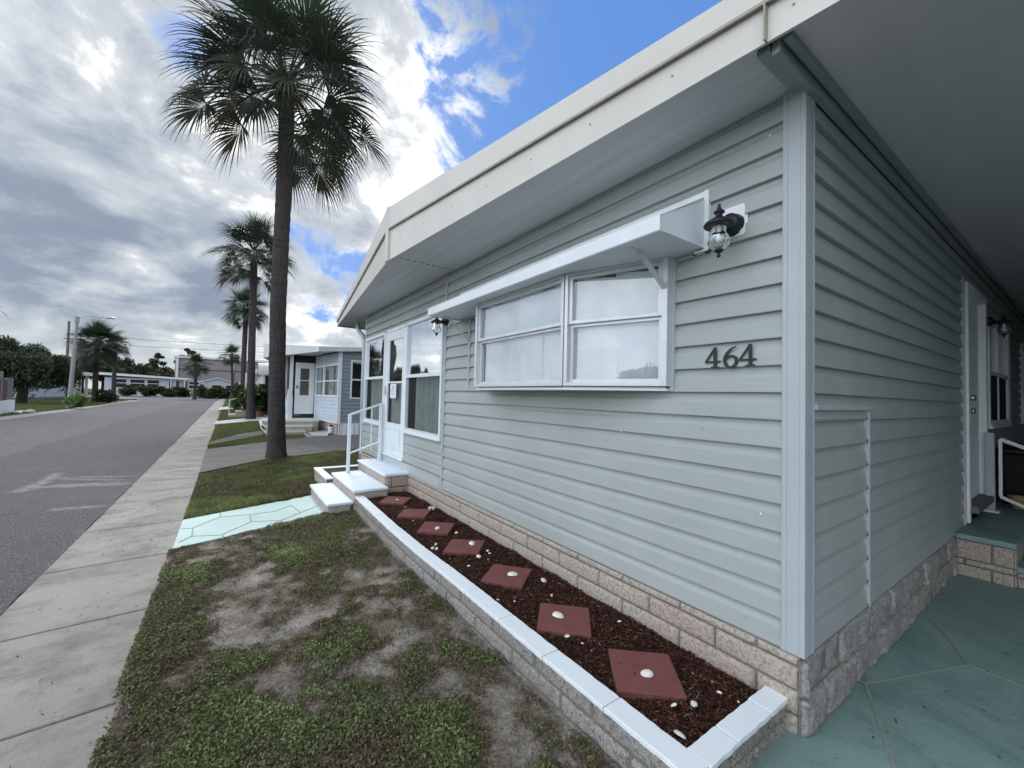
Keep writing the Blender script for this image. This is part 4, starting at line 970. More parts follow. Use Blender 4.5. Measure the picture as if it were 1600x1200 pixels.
# things stored behind the railing
bn = thing('storage_bin', 'black lidded storage bin behind the carport railing', 'bin', (5.55, -.42, .1))
mb = MB(); mb.add([(-.36, -.3, 0), (.36, -.3, 0), (.36, .3, 0), (-.36, .3, 0), (-.44, -.36, .92), (.44, -.36, .92), (.44, .36, .92), (-.44, .36, .92)], [(0, 3, 2, 1), (4, 5, 6, 7), (0, 1, 5, 4), (1, 2, 6, 5), (2, 3, 7, 6), (3, 0, 4, 7)]); mb.build('body', M_MOWER, bn, bevel=.03)
mb = MB(); mb.box(-.47, .47, -.39, .39, .92, .98); mb.box(-.4, .4, -.32, .32, .98, 1.02); mb.build('lid', M_MOWER, bn, bevel=.02)
bn2 = copy_tree(bn); bn2.location = (6.6, -.95, .1); bn2['label'] = 'second black storage bin, farther along under the carport and cut off by the frame'; 
for o in (bn, bn2): o['group'] = 'black bins under the carport'
pt_ = thing('flower_pot', 'small tan flower pot on the floor behind the carport railing', 'flower pot', (4.95, -.22, .455))
mb = MB(); mb.lathe([(0, 0), (.05, 0), (.07, .10), (.08, .10), (.08, .13), (.065, .13), (.06, .10), (0, .10)], (0, 0, 0), 20); mb.build('pot', M_TAN, pt_, smooth=False)
mb = MB(); mb.box(4.71, 5.6, -.66, -.02, .10, .452); tag(mb.build('porch_platform', M_GREEN, None, bevel=.01), 'low green painted landing behind the carport railing', 'landing')
# storage shed closing the carport
sh = thing('storage_shed', 'dark shed end closing the far side of the carport', 'shed')
mb = MB(); siding(mb, -3.8, -.05, .1, 2.98, [], lambda s, z, o: (10.5-o, s, z), .1); mb.build('wall', M_SIDING, sh)
mb = MB(); mb.box(10.44, 10.49, -2.2, -1.3, .1, 2.1); mb.build('door', M_SHADE, sh, bevel=.01)

# ================================================================ VEGETATION
def leaf_cards(C, size, up_bias=.5, elong=1.6, droop=0.0, tone=None, fold=.0):
    n = len(C); up = rng.normal(size=(n, 3)); up[:, 2] = up[:, 2]*.6+up_bias*2; up /= np.linalg.norm(up, axis=1)[:, None]
    d = rng.normal(size=(n, 3)); d -= (d*up).sum(1)[:, None]*up; d /= np.linalg.norm(d, axis=1)[:, None]
    if droop: d[:, 2] -= droop; d /= np.linalg.norm(d, axis=1)[:, None]
    r = np.cross(d, up); r /= np.linalg.norm(r, axis=1)[:, None]
    s = (size*(.6+.8*rng.random(n)))[:, None]
    V = np.stack([C-d*s*.5*elong, C+r*s*.42, C+d*s*.5*elong, C-r*s*.42], 1)
    F = np.arange(n*4).reshape(n, 4); t = np.repeat(rng.random(n) if tone is None else tone, 4)
    return V.reshape(-1, 3), F, t

# weeds in front
n = 900000; P = np.stack([-2.50+1.85*rng.random(n), -.05+5.1*rng.random(n)], 1)
ox = np.interp(P[:, 1], [p[1] for p in outP], [p[0] for p in outP])
path_lo = np.interp(P[:, 0], [-2.475, -1.02], [4.19, 4.70])
m = cover(P)
den = np.clip((m+.055)*5.0, 0, 1)**1.4*np.clip(1.15-.08*P[:, 1], .5, 1)
ok = (rng.random(n) < den*.46) & (P[:, 0] < ox-.015) & (P[:, 1] < path_lo-.01) & (P[:, 0] > swr(0)-.02-.02*rng.random(n))
P = P[ok]; m = m[ok]
hgt = .003+np.clip(m, 0, .22)*.13*rng.random(len(P))+.008*rng.random(len(P))
Cc = np.concatenate([P, (soil_z(P)+hgt)[:, None]], 1)
patch = fbm(P, 3.1, 60, 3); tone = np.clip(.10+.75*(patch-.3)*1.5+.22*(hgt/.03)+.45*(rng.random(len(P))-.5)-.6*np.clip(.09-m, 0, .1)/.1, 0, 1)
V, F, t = leaf_cards(Cc, .0115, .40, 1.25, 0, tone)
tag(bulk('ground_cover', V, F, M_WEED, None, {'tone': t}), 'patchy low weeds and clover creeping over bare grey soil beside the planter wall', 'weeds', kind='stuff')
# dead thatch
n = 260000; P = np.stack([-2.47+1.8*rng.random(n), 5.0*rng.random(n)], 1); ox = np.interp(P[:, 1], [p[1] for p in outP], [p[0] for p in outP])
path_lo = np.interp(P[:, 0], [-2.475, -1.02], [4.19, 4.70]); mm = cover(P)
P = P[(P[:, 0] < ox-.01) & (P[:, 1] < path_lo) & (rng.random(n) < np.clip(.9-4*np.abs(mm-.0), .12, .85))]
V, F, tn = chips(len(P), P, (.008, .045), (.0008, .0022), soil_z, .012)
M_THATCH = foliage_mat('dry_thatch', [(0, (.05, .035, .025)), (.5, (.15, .12, .075)), (.8, (.20, .17, .12)), (1, (.27, .23, .14))])
tag(bulk('thatch', V, F, M_THATCH, None, {'tone': tn}), 'dry brown runners and dead grass lying on the bare soil', 'dead grass', kind='stuff')

def blades(P, zf, h, w, tone=None, lean=.5):
    n = len(P); z = zf(P); th = rng.random(n)*2*np.pi; H_ = h*(.5+rng.random(n)); c, s = np.cos(th), np.sin(th)
    ln = lean*H_*(rng.random(n)); la = rng.random(n)*2*np.pi
    b = np.stack([P[:, 0], P[:, 1], z-.004], 1); r = np.stack([c, s, 0*c], 1)*w/2
    tip = b+np.stack([np.cos(la)*ln, np.sin(la)*ln, H_], 1); mid = b+np.stack([np.cos(la)*ln*.3, np.sin(la)*ln*.3, H_*.55], 1)
    V = np.stack([b-r, b+r, mid+r*.8, mid-r*.8, tip+r*.15, tip-r*.15], 1); base = np.arange(n)[:, None]*6
    F = (base[:, :, None]+np.array([[0, 1, 2, 3], [3, 2, 4, 5]])[None]).reshape(-1, 4)
    return V.reshape(-1, 3), F, np.repeat(rng.random(n) if tone is None else tone, 6)
# grass: near strip between path and driveway, tufts in the soil, lawns beyond
drP = np.array([d for d in dr])
def in_poly(P, poly):
    x, y = P[:, 0], P[:, 1]; r = np.zeros(len(P), bool); n = len(poly); j = n-1
    for i in range(n):
        xi, yi = poly[i]; xj, yj = poly[j]
        with np.errstate(divide='ignore', invalid='ignore'): c = ((yi > y) != (yj > y)) & (x < (xj-xi)*(y-yi)/(yj-yi+1e-12)+xi)
        r ^= c; j = i
    return r
n = 330000; P = np.stack([-2.47+3.9*rng.random(n), 4.3+8.6*rng.random(n)], 1)
hi = np.interp(P[:, 0], [-2.475, -1.0], [5.22, 5.80]); ok = (P[:, 1] > hi+.01) & ~((P[:, 0] > -.9) & (P[:, 1] < 6.95)) & ~in_poly(P, dr) & ((P[:, 0] < -.03) | (P[:, 1] > 7.3))
g = fbm(P, 1.7, 77, 4); dirt_ = np.exp(-(((P[:, 0]+1.3)/.55)**2+((P[:, 1]-7.7)/.8)**2)); ok &= rng.random(n) < np.clip((g-.28)*4-.9*dirt_, .04, 1)
P = P[ok]; tone = np.clip(.25+(g[ok]-.45)*2.4+.6*(rng.random(len(P))-.45)+1.3*(fbm(P, 7, 12, 3)-.5), 0, 1)
V0, F0, t0 = leaf_cards(np.concatenate([P[::4], (lawn_z(P[::4])+.02*rng.random(len(P[::4])))[:, None]], 1), .022, .4, 1.3, 0, tone[::4]*.9)
tag(bulk('ground_cover', V0, F0, M_WEED, None, {'tone': t0}), 'clover and weeds mixed into the grass beyond the mint path', 'weeds', kind='stuff')
hh = .02+.07*np.clip(fbm(P, 6, 33, 3)-.3, 0, 1)+.02*np.clip(g[ok]-.4, 0, 1)
V, F, t = blades(P, lawn_z, hh, .0055, tone, .9)
tag(bulk('grass', V, F, M_GRASS, None, {'tone': t}), 'short patchy grass between the mint path and the dark driveway', 'grass', kind='stuff')
n = 70000; P = np.stack([-2.46+1.7*rng.random(n), 4.9*rng.random(n)], 1); ox = np.interp(P[:, 1], [p[1] for p in outP], [p[0] for p in outP]); path_lo = np.interp(P[:, 0], [-2.475, -1.02], [4.19, 4.70])
cl = fbm(P, 4.5, 90, 3); ok = (P[:, 0] < ox-.01) & (P[:, 1] < path_lo-.01) & (rng.random(n) < np.clip((cl-.56)*5, 0.01, 1)+.25*(P[:, 1] > 2.8)*(cl > .45)); P = P[ok]
V, F, t = blades(P, soil_z, .022, .0028, np.clip(.1+.6*rng.random(len(P)), 0, 1), .9)
tag(bulk('grass', V, F, M_GRASS, None, {'tone': t}), 'thin tufts of grass among the weeds in front of the planter wall', 'grass', kind='stuff')
n = 90000; Y_ = 12.5+34*rng.random(n)**1.7; P = np.stack([-2.5+3.3*rng.random(n), Y_], 1)
flat = lambda P: np.full(len(P), .02)
P = P[~in_poly(P, dr)]
for a in ([(325, 696), (330, 691), (375, 679), (420, 672), (455, 668), (455, 676), (415, 679), (380, 686)], [(335, 664), (337, 659), (385, 654), (450, 646), (450, 653), (388, 659)], [(341, 641), (343, 637), (380, 633), (420, 629), (420, 633), (380, 638)]): P = P[~in_poly(P, [q(*b) for b in a])]
P = P[P[:, 0] < np.interp(P[:, 1], [12, 16, 17, 50], [.9, .4, .3, .3])]
V, F, t = blades(P, flat, .05, .014, np.clip(.35+.5*rng.random(len(P)), 0, 1)); tag(bulk('grass', V, F, M_GRASS, None, {'tone': t}), 'green lawn strips beyond the neighbour driveway', 'grass', kind='stuff')
n = 50000; P = np.stack([-17+6.2*rng.random(n), 24+40*rng.random(n)], 1); P = P[P[:, 0] < -10.9-np.clip(P[:, 1]-45, 0, 99)*.05]
V, F, t = blades(P, lambda P: np.full(len(P), .03), .07, .03, np.clip(.35+.5*rng.random(len(P)), 0, 1)); tag(bulk('grass', V, F, M_GRASS, None, {'tone': t}), 'green verge across the road by the lamp post', 'grass', kind='stuff')

# ---- palms
def palm_crown_mesh(seed, nf=38, scale=1.0, lo=-52):
    R_ = random.Random(seed); V = []; F = []; T = []; PV = MB()
    for i in range(nf):
        t = (i+.5)/nf; el = math.radians(82-(82-lo)*t**.92+R_.uniform(-12, 12)); az = i*2.39996+R_.uniform(-.5, .5)
        Lp = (.68+.42*R_.random())*scale*(.80+.30*min(1, t*2.2)); Rb = (1.12+.33*R_.random())*scale
        if t > .70: Lp *= 1.45; Rb *= .82
        d = Vector((math.cos(az)*math.cos(el), math.sin(az)*math.cos(el), math.sin(el))); p = d*.10+Vector((0, 0, .12*(1-t)))
        pts = [p.copy()]; sag = .05+.10*t
        for k in range(6):
            p = p+d*Lp/6; d = (d+Vector((0, 0, -sag))).normalized(); pts.append(p.copy())
        PV.tube(pts, [.026*scale*(1-.5*k/6) for k in range(7)], 4, cap=False)
        side = d.cross(Vector((0, 0, 1)))
        if side.length < .1: side = Vector((math.sin(az), -math.cos(az), 0))
        side.normalize(); side = (side+Vector((0, 0, R_.uniform(-.35, .35)))).normalized(); nrm = side.cross(d).normalized()
        ns = 36; span = math.radians(112); da = 2*span/ns; tb = R_.random()*.45+.25*(1-t)+.15; dead = t > .93 and R_.random() < .6
        for s_ in range(ns):
            a = -span+da*(s_+.5); fw = math.cos(a)
            dd = (d*math.cos(a)+side*math.sin(a)+nrm*(.18+.10*abs(math.sin(a)))*R_.uniform(.6, 1.2)).normalized()
            start = pts[-1]+d*(.20*Rb*max(0, fw)**2)+Vector((0, 0, -.02))*max(0, fw)
            L = Rb*(.80+.20*fw)*R_.uniform(.88, 1.08)
            K = 6; pp = start.copy(); wv = (side*math.cos(a)-d*math.sin(a)).normalized(); base = len(V); limp = R_.uniform(.5, 1.5)
            for k in range(K+1):
                u = k/K; w = (.5*da*Rb*min(u, .42)*1.06 if u < .35 else .5*da*Rb*.36)+.003
                if u > .38: w *= max(.03, 1-((u-.38)/.62)**.7)
                V += [tuple(pp-wv*w), tuple(pp-nrm*w*.35), tuple(pp+wv*w)]; tt = 0.04 if dead else min(1, max(0, tb+.15*(R_.random()-.5)+.15*u)); T += [tt]*3
                g = (.05+.62*max(0, u-.20)**1.1*limp)*(1.0 if t > .25 else .7); dd = (dd+Vector((0, 0, -g))).normalized(); pp = pp+dd*L/K
            for k in range(K):
                b = base+3*k; F += [(b, b+1, b+4, b+3), (b+1, b+2, b+5, b+4)]
    n0 = len(V); V += PV.v; F += [tuple(i+n0 for i in f) for f in PV.f]; T += [.35]*len(PV.v)
    me = bpy.data.meshes.new('palm_crown'); V = np.array(V, np.float32); F = np.array(F, np.int32)
    me.vertices.add(len(V)); me.vertices.foreach_set('co', V.ravel()); me.loops.add(F.size); me.loops.foreach_set('vertex_index', F.ravel()); me.polygons.add(len(F))
    me.polygons.foreach_set('loop_start', np.arange(0, F.size, 4, dtype=np.int32)); me.polygons.foreach_set('loop_total', np.full(len(F), 4, np.int32)); me.materials.append(M_PALM)
    at = me.attributes.new('tone', 'FLOAT', 'POINT'); at.data.foreach_set('value', np.array(T, np.float32)); me.update(calc_edges=True); return me
CR = [palm_crown_mesh(3, 52, .92, -36), palm_crown_mesh(8, 42, .82, -36), palm_crown_mesh(15, 52, .88, -40), palm_crown_mesh(23, 78, .92, -48)]
def palm(label, base, path, r0, r1, crown, cs=1.0, rot=0.0, hair=1, group='cabbage palms along the street'):
    t = thing('palm_tree', label, 'palm tree', base, 0, group)
    mb = MB(); N = 70 if hair else 14; pts = []
    path = [Vector(p) for p in path]; zs = [p.z for p in path]
    zt = zs[-1]
    nn = 22 if hair else 10; V = []; 
    for i in range(N+1):
        z = zt*i/N; k = max(j for j in range(len(zs)-1) if zs[j] <= z+1e-9); f = (z-zs[k])/(zs[k+1]-zs[k]); c = path[k].lerp(path[k+1], f)
        u = i/N; r = r0+(r1-r0)*min(1, u*1.6)
        r *= 1+.38*math.exp(-z/.30); r *= 1+.16*max(0, (u-.90)/.10)
        for a in range(nn):
            th = 2*math.pi*a/nn; P_ = np.array([[math.cos(th)*1.2, math.sin(th)*1.2, z*3.0]]); rr = r*(1+.10*(float(fbm(P_, 1.6, 5, 3)[0])-.5)+.03*math.sin(z*26+2*math.sin(th)))
            V.append((c.x+rr*math.cos(th), c.y+rr*math.sin(th), z))
    Fq = [(i*nn+a, i*nn+(a+1) % nn, (i+1)*nn+(a+1) % nn, (i+1)*nn+a) for i in range(N) for a in range(nn)]
    mb.add(V, Fq); tr = mb.build('trunk', M_PTRUNK, t, smooth=True)
    if hair:
        mb = MB(); rr_ = random.Random(4)
        for k in range(34):
            th = k*2.4; z = zt-.62+.62*(k/34); c = path[-1]; r = r1*(1.0+.1*(k/34)); o = Vector((math.cos(th), math.sin(th), 0)); p0 = Vector((c.x, c.y, z))+o*r*.85; p1 = p0+o*.10+Vector((0, 0, .22+.1*rr_.random()))
            mb.bar(p0, p1, .075-.02*rr_.random(), .02, up=tuple(o))
        mb.build('leaf_boots', M_BOOT, tr)
    o = link('crown', CR[crown], t); o.location = path[-1]; o.scale = (cs, cs, cs); o.rotation_euler = (0, 0, rot)
    return t
B1 = onz(432, 716, .03); pts = [(0, 0, -.05)]+[tuple(ony(x, y, B1[1])-np.array([B1[0], B1[1], 0])) for x, y in ((433, 600), (434.5, 480), (441, 350), (447, 225), (448, 136))]
palm('nearest and tallest palm with a thick leaning dark trunk, on the lawn before the driveway', tuple(B1-np.array([0, 0, B1[2]])), pts, .168, .158, 0, 1.09, .6)
def far_palm(label, bx, by, tops, rr, crown, cs, rot, depthY=None):
    b = onz(bx, by, .02) if depthY is None else np.array([*ony(bx, by, depthY)[:2], 0]); b[2] = 0
    pts = [(0, 0, -.05)]+[(lambda w: (w[0]-b[0], 0, max(.3, w[2])))(ony(x, y, b[1])) for x, y in tops]
    return palm(label, tuple(b), pts, rr, rr*.9, crown, cs, rot, 0)
far_palm('second palm in the row, its round crown left of the tallest palm trunk', 391.5, 656, ((393, 560), (396, 440), (397, 396)), .18, 2, 1.02, 1.0)
far_palm('third palm in the row, its crown low behind the second palm trunk', 379, 635, ((381, 560), (384, 500), (384.5, 482)), .22, 2, 1.05, 2.2, 43)
far_palm('slim palm in front of the grey warehouse near its right end', 363.5, 618, ((363, 580), (362, 556)), .19, 1, 1.0, .3, 75)
far_palm('small palm in front of the left part of the grey warehouse', 304, 618, ((306.5, 580), (307, 571)), .20, 2, .98, 3.3, 74)
far_palm('broad dark palm just right of the lamp post across the street', 148, 628.5, ((150.5, 560), (153, 538)), .22, 3, 1.12, 4.0, 52)
far_palm('thin trunked palm close behind the broad dark palm across the street', 177, 619, ((179.5, 560), (181, 540)), .26, 1, 1.0, 5.0, 82)
far_palm('palm at the left edge of the picture of which only frond tips show', -118, 640, ((-110, 500), (-108, 458)), .20, 1, 1.0, 2.0, 26)

# ---- broadleaf trees
def tree_meshes(seed, R, H, zc, nb, nl, ls, mat, flat_=.6, trunk_r=.3, th=3.0, sub=.33, name='crown', droop=0.0, elong=1.5):
    r_ = np.random.default_rng(seed); C = []
    limbs = []
    for i in range(nb):
        a = i*2.4+r_.uniform(-.4, .4); rr = R*math.sqrt((i+.5)/nb)*r_.uniform(.65, 1.05); z = zc+H*(1-(rr/R)**2)*r_.uniform(-.1, .9)*flat_+r_.uniform(-.12, .25)*H
        c = np.array([rr*math.cos(a), rr*math.sin(a), z]); limbs.append(c)
        s = R*sub*r_.uniform(.6, 1.2); k = int(nl/nb); g = r_.normal(size=(k, 3)); g /= np.linalg.norm(g, axis=1)[:, None]; g *= (r_.random(k)**.45)[:, None]*s; g[:, 2] *= .62
        if droop: g[:, 2] -= droop*np.abs(r_.normal(size=k))*s
        C.append(c+g)
    C = np.concatenate(C); V, F, t = leaf_cards(C, ls, .35, elong, droop*.8, None)
    tb = np.repeat(fbm(C, .8, seed, 3), 4); t = np.clip(.5*t+tb-.2, 0, 1)
    me = bpy.data.meshes.new(name); me.vertices.add(len(V)); me.vertices.foreach_set('co', V.astype(np.float32).ravel()); me.loops.add(F.size); me.loops.foreach_set('vertex_index', F.astype(np.int32).ravel()); me.polygons.add(len(F))
    me.polygons.foreach_set('loop_start', np.arange(0, F.size, 4, dtype=np.int32)); me.polygons.foreach_set('loop_total', np.full(len(F), 4, np.int32)); me.materials.append(mat)
    at = me.attributes.new('tone', 'FLOAT', 'POINT'); at.data.foreach_set('value', t.astype(np.float32)); me.update(calc_edges=True)
    mb = MB(); mb.tube([(0, 0, -.2), (.1, 0, th*.5), (0, .1, th)], [trunk_r*1.3, trunk_r, trunk_r*.8], 8)
    for c in limbs[::2]: mb.tube([(0, .1, th*.9), tuple(np.array([0, 0, th])*.4+c*.5+np.array([0, 0, .2])), tuple(c)], [trunk_r*.5, trunk_r*.28, .03], 5)
    mt = bpy.data.meshes.new('trunk'); mt.from_pydata(mb.v, [], mb.f); mt.materials.append(M_BARK); mt.update()
    return me, mt
OAKS = [tree_meshes(101+i, 5.5, 5.0, 4.5, 26, 5200, .42, M_OAK, th=3.4) for i in range(3)]
PINES = [tree_meshes(201+i, 3.0, 6.0, 7.0, 13, 2600, .38, M_OAK, .9, .18, 8.0, .30) for i in range(2)]
def tree(kind, label, loc, s, rz, group, cat='tree', sz=None):
    t = thing({'o': 'oak_tree', 'p': 'pine_tree', 'b': 'bush', 'w': 'weeping_tree'}[kind[0]], label, cat, loc, rz, group)
    me, mt = {'o': OAKS, 'p': PINES}[kind[0]][int(kind[1])]
    a = link('crown', me, t); b = link('trunk', mt, t); t.scale = (s, s, sz or s); return t
wp = lambda px, Y: float(ony(px, 600, Y)[0])
tl = [(-25, 105, 'o0', .85, 'oak at the far left edge of the tree line, behind the weeping tree'), (22, 112, 'o1', .82, 'oak behind the weeping tree, left of the utility pole'), (62, 118, 'o2', .88, 'oak just left of the lamp post, behind the low white home'), (98, 122, 'o0', .92, 'bright green oak between lamp post and broad palm'),
      (128, 125, 'o1', 1.0, 'oak hidden mostly behind the broad dark palm'), (160, 135, 'o2', 1.0, 'oak between the two palms across the street'), (188, 138, 'o0', 1.02, 'oak above the left end of the long white home'), (212, 142, 'o1', .98, 'oak above the long white home, before the wires sag'),
      (228, 140, 'o1', .85, 'grey green oak above the middle of the long white home'), (243, 146, 'p1', .92, 'tall thin topped tree above the middle of the long white home'), (236, 150, 'o0', .95, 'oak behind the thin topped tree, above the long white home'), (258, 142, 'o2', .75, 'low oak above the right part of the long white home'), (268, 152, 'o2', .85, 'airy oak just left of the grey warehouse'),
      (292, 190, 'p1', 1.35, 'tree top peeking over the left end of the warehouse roof'), (338, 195, 'p0', 1.25, 'tree top peeking over the middle of the warehouse roof'), (366, 195, 'p1', 1.25, 'tree top peeking over the right end of the warehouse roof'), (410, 150, 'o1', .7, 'low oak behind the striped awning home'), (462, 150, 'o0', .62, 'oak hidden behind the blue home')]
for k, (px, Y, kd, s, lb) in enumerate(tl): tree(kd, lb, (wp(px, Y), Y, 0), s, k*1.3, 'trees beyond the houses')
# trees across the street, outside the frame, that mirror in the windows
for k, (x, y, kd, s, lb) in enumerate(((-42, 18, 'o0', .62, 'broad oak across the street mirrored in the bay window'), (-46, 34, 'o1', .62, 'oak across the street mirrored in the porch window'), (-50, 52, 'o2', .7, 'farthest mirrored oak across the street'), (-44, 0, 'o1', .65, 'oak straight across the street from the bay window'))):
    tree(kd, lb, (x, y, 0), s, k, 'oaks across the street outside the frame')
# weeping tree near left
me_, mt_ = tree_meshes(301, 3.5, 2.6, 2.5, 26, 46000, .11, M_WILLOW, .75, .3, 2.2, .34, 'crown', .5, 3.0)
wt = thing('weeping_tree', 'dark wide weeping tree overhanging the white home at the left edge', 'tree', (float(ony(34, 600, 47)[0]), 47, 0)); link('crown', me_, wt); link('trunk', mt_, wt); wt.scale = (.92, .85, 1.0)
# bushes
def bush_mesh(seed, mat, R=1.2, H=1.5, n=2200, ls=.16, elong=2.2):
    r_ = np.random.default_rng(seed); C = []
    for k in range(9):
        a = k*2.4; rr = R*.6*math.sqrt(k/9); c = np.array([rr*math.cos(a), rr*math.sin(a), H*r_.uniform(.3, .75)]); g = r_.normal(size=(n//9, 3)); g /= np.linalg.norm(g, axis=1)[:, None]; g *= (r_.random(len(g))**.5)[:, None]*R*.5; C.append(c+g)
    C = np.concatenate(C); C[:, 2] = np.maximum(C[:, 2], .03); V, F, t = leaf_cards(C, ls, .5, elong, 0, None)
    me = bpy.data.meshes.new('foliage'); me.vertices.add(len(V)); me.vertices.foreach_set('co', V.astype(np.float32).ravel()); me.loops.add(F.size); me.loops.foreach_set('vertex_index', F.astype(np.int32).ravel()); me.polygons.add(len(F))
    me.polygons.foreach_set('loop_start', np.arange(0, F.size, 4, dtype=np.int32)); me.polygons.foreach_set('loop_total', np.full(len(F), 4, np.int32)); me.materials.append(mat)
    at = me.attributes.new('tone', 'FLOAT', 'POINT'); at.data.foreach_set('value', t.astype(np.float32)); me.update(calc_edges=True); return me
BU = [bush_mesh(401, M_BUSH), bush_mesh(402, M_BUSH)]; BL = bush_mesh(403, M_LIME, .5, .8, 500, .12)
def bush(label, x, y, s, k=0, group=None, sz=None, z=0):
    o = link('bush', BU[k] if k < 2 else BL); o.location = (x, y, z); o.scale = (s, s, sz or s); o.rotation_euler = (0, 0, x*3.1); return tag(o, label, 'bush', group)
for k, (px, Y, s, sz, lb) in enumerate(((201, 91, 1.15, 1.15, 'first rounded bush from the left before the long white home'), (232, 91, 1.15, 1.2, 'second bush from the left before the long white home'), (258, 91, 1.1, 1.1, 'third bush from the left before the long white home'), (272, 90, 1.3, 1.1, 'wide bush before the long white home, fourth from the left'), (286, 91, 1.1, 1.05, 'bush at the right end of the long white home'),
                                        (317, 84, .8, 1.4, 'upright green bush at the left corner of the small white home'), (335, 81, 1.15, 1.25, 'left one of two dark bushes hiding the small white home'), (347, 81, 1.3, 1.2, 'right one of two dark bushes hiding the small white home'))): bush(lb, wp(px, Y), Y, s, k % 2, 'bushes in front of the far homes', sz)
bush('clump of big pale green leaves at the foot of the lamp post', wp(121, 38.0), 38.0, 1.25, 2)
bush('dark low plant by the gutter beside the broad palm', wp(165, 52), 52, .75, 0); bush('low plant at the corner where the road bends away left', wp(174, 55), 55, .6, 1)
bush('leafy green bush behind the steps of the cream home', wp(405, 26.5), 26.5, .95, 1, None, 1.15); bush('yellow green bush left of the second palm trunk', wp(368, 37), 37, .9, 2, None, 1.6); bush('dark bush low beside the slim white awning post', wp(377, 34), 34, .55, 0, None, 1.2)

# ================================================================ OTHER BUILDINGS
def gable_home(name, label, cat, corner, ang, L, D, h, rise, wallm, openings, roofm=M_WHITE, over=.35, group=None, skirt=True):
    """front wall along local +x (length L) at y=0 facing -y; ridge along y"""
    t = thing(name, label, cat, corner, ang, group)
    mb = MB(); mb.box(0, L, 0, D, .0, h); mb.prism([(0, .0, h), (L, .0, h), (L/2, .0, h+rise)], (0, D, 0)); mb.build('wall', wallm, t)
    mb = MB()
    for a, b in (((-over, h-.03), (L/2, h+rise+.05)), ((L/2, h+rise+.05), (L+over, h-.03))): mb.prism([(a[0], -over, a[1]), (b[0], -over, b[1]), (b[0], -over, b[1]+.14), (a[0], -over, a[1]+.14)], (0, D+2*over, 0))
    mb.build('roof', roofm, t)
    if skirt: mb = MB(); mb.box(-.03, L+.03, -.03, D+.03, 0, .35); mb.build('skirt', M_GREYP, t)
    for (kind, a, b, z0, z1, side) in openings:
        mb = MB(); g_ = MB(); w = .06
        def B_(m, u0, u1, v0, v1, d0, d1):
            if side == 'f': m.box(u0, u1, -d1, -d0, v0, v1)
            elif side == 'r': m.box(L+d0, L+d1, u0, u1, v0, v1)
            else: m.box(-d1, -d0, u0, u1, v0, v1)
        for u0, u1, v0, v1 in ((a, a+w, z0, z1), (b-w, b, z0, z1), (a+w, b-w, z0, z0+w), (a+w, b-w, z1-w, z1)): B_(mb, u0, u1, v0, v1, 0, .06)
        f_ = mb.build(kind, M_WHITE, t)
        B_(g_, a+w, b-w, z0+w, z1-w, 0, .02); g_.build('pane' if kind == 'window' else 'door_leaf', M_SCREEN if kind == 'window' else M_SHADE, f_)
    return t
gable_home('mobile_home', 'plain grey home added outside the frame, beyond the carport, to shade it', 'mobile home', (.6, -13.45, 0), 0, 11, 9.4, 2.95, .4, M_GREYP, [('window', 2, 3.4, 1.2, 2.3, 'f'), ('door', 5, 5.9, .3, 2.3, 'f')], M_ROOF)  # unseen home, added to keep sky light out of the carport
# white home across the street, long side to the road
xw = -17.3; y0 = 55.0
h1 = thing('white_home', 'low white home across the street behind the lamp post, with a dark porch opening', 'mobile home', (xw, y0, 0))
mb = MB(); mb.box(-9, 0, 0, 11, 0, 2.9); mb.box(-9, -.5, 11, 17, 0, 2.9); mb.build('wall', M_HWHITE, h1)
mb = MB(); mb.prism([(-10, -1, 2.85), (.7, -1, 2.85), (.7, -1, 3.12), (-10, -1, 3.6)], (0, 9, 0)); mb.prism([(-10, 8, 2.85), (1.1, 8, 2.80), (1.1, 8, 3.2), (-10, 8, 3.7)], (0, 10, 0)); mb.build('roof', M_WHITE, h1)
mb = MB(); mb.box(-9, .03, -.03, 11.03, 0, .32); mb.build('skirt', M_GREYP, h1)
for a, b, z0, z1 in ((1.2, 2.6, 1.25, 2.2), (3.4, 4.9, 1.25, 2.2), (7.4, 8.4, 1.3, 2.5)):
    mb = MB(); mb.box(0, .05, a-.07, b+.07, z0-.07, z1+.07); f_ = mb.build('window', M_WHITE, h1); mb = MB(); mb.box(.05, .07, a, b, z0, z1); mb.build('pane', M_SCREEN, f_)
    for yy in (a-.4, b+.1): mb = MB(); mb.box(0, .06, yy, yy+.28, z0-.05, z1+.05); mb.build('shutter', M_MAROON, h1)
mb = MB(); mb.box(-.5, -.44, 12.4, 13.8, .2, 2.6); mb.build('door', M_MAROON, h1)
for yy in (11.4, 14.5, 17.3): mb = MB(); mb.box(.2, .45, yy, yy+.25, 0, 2.9); mb.build('porch_post', M_WHITE, h1)
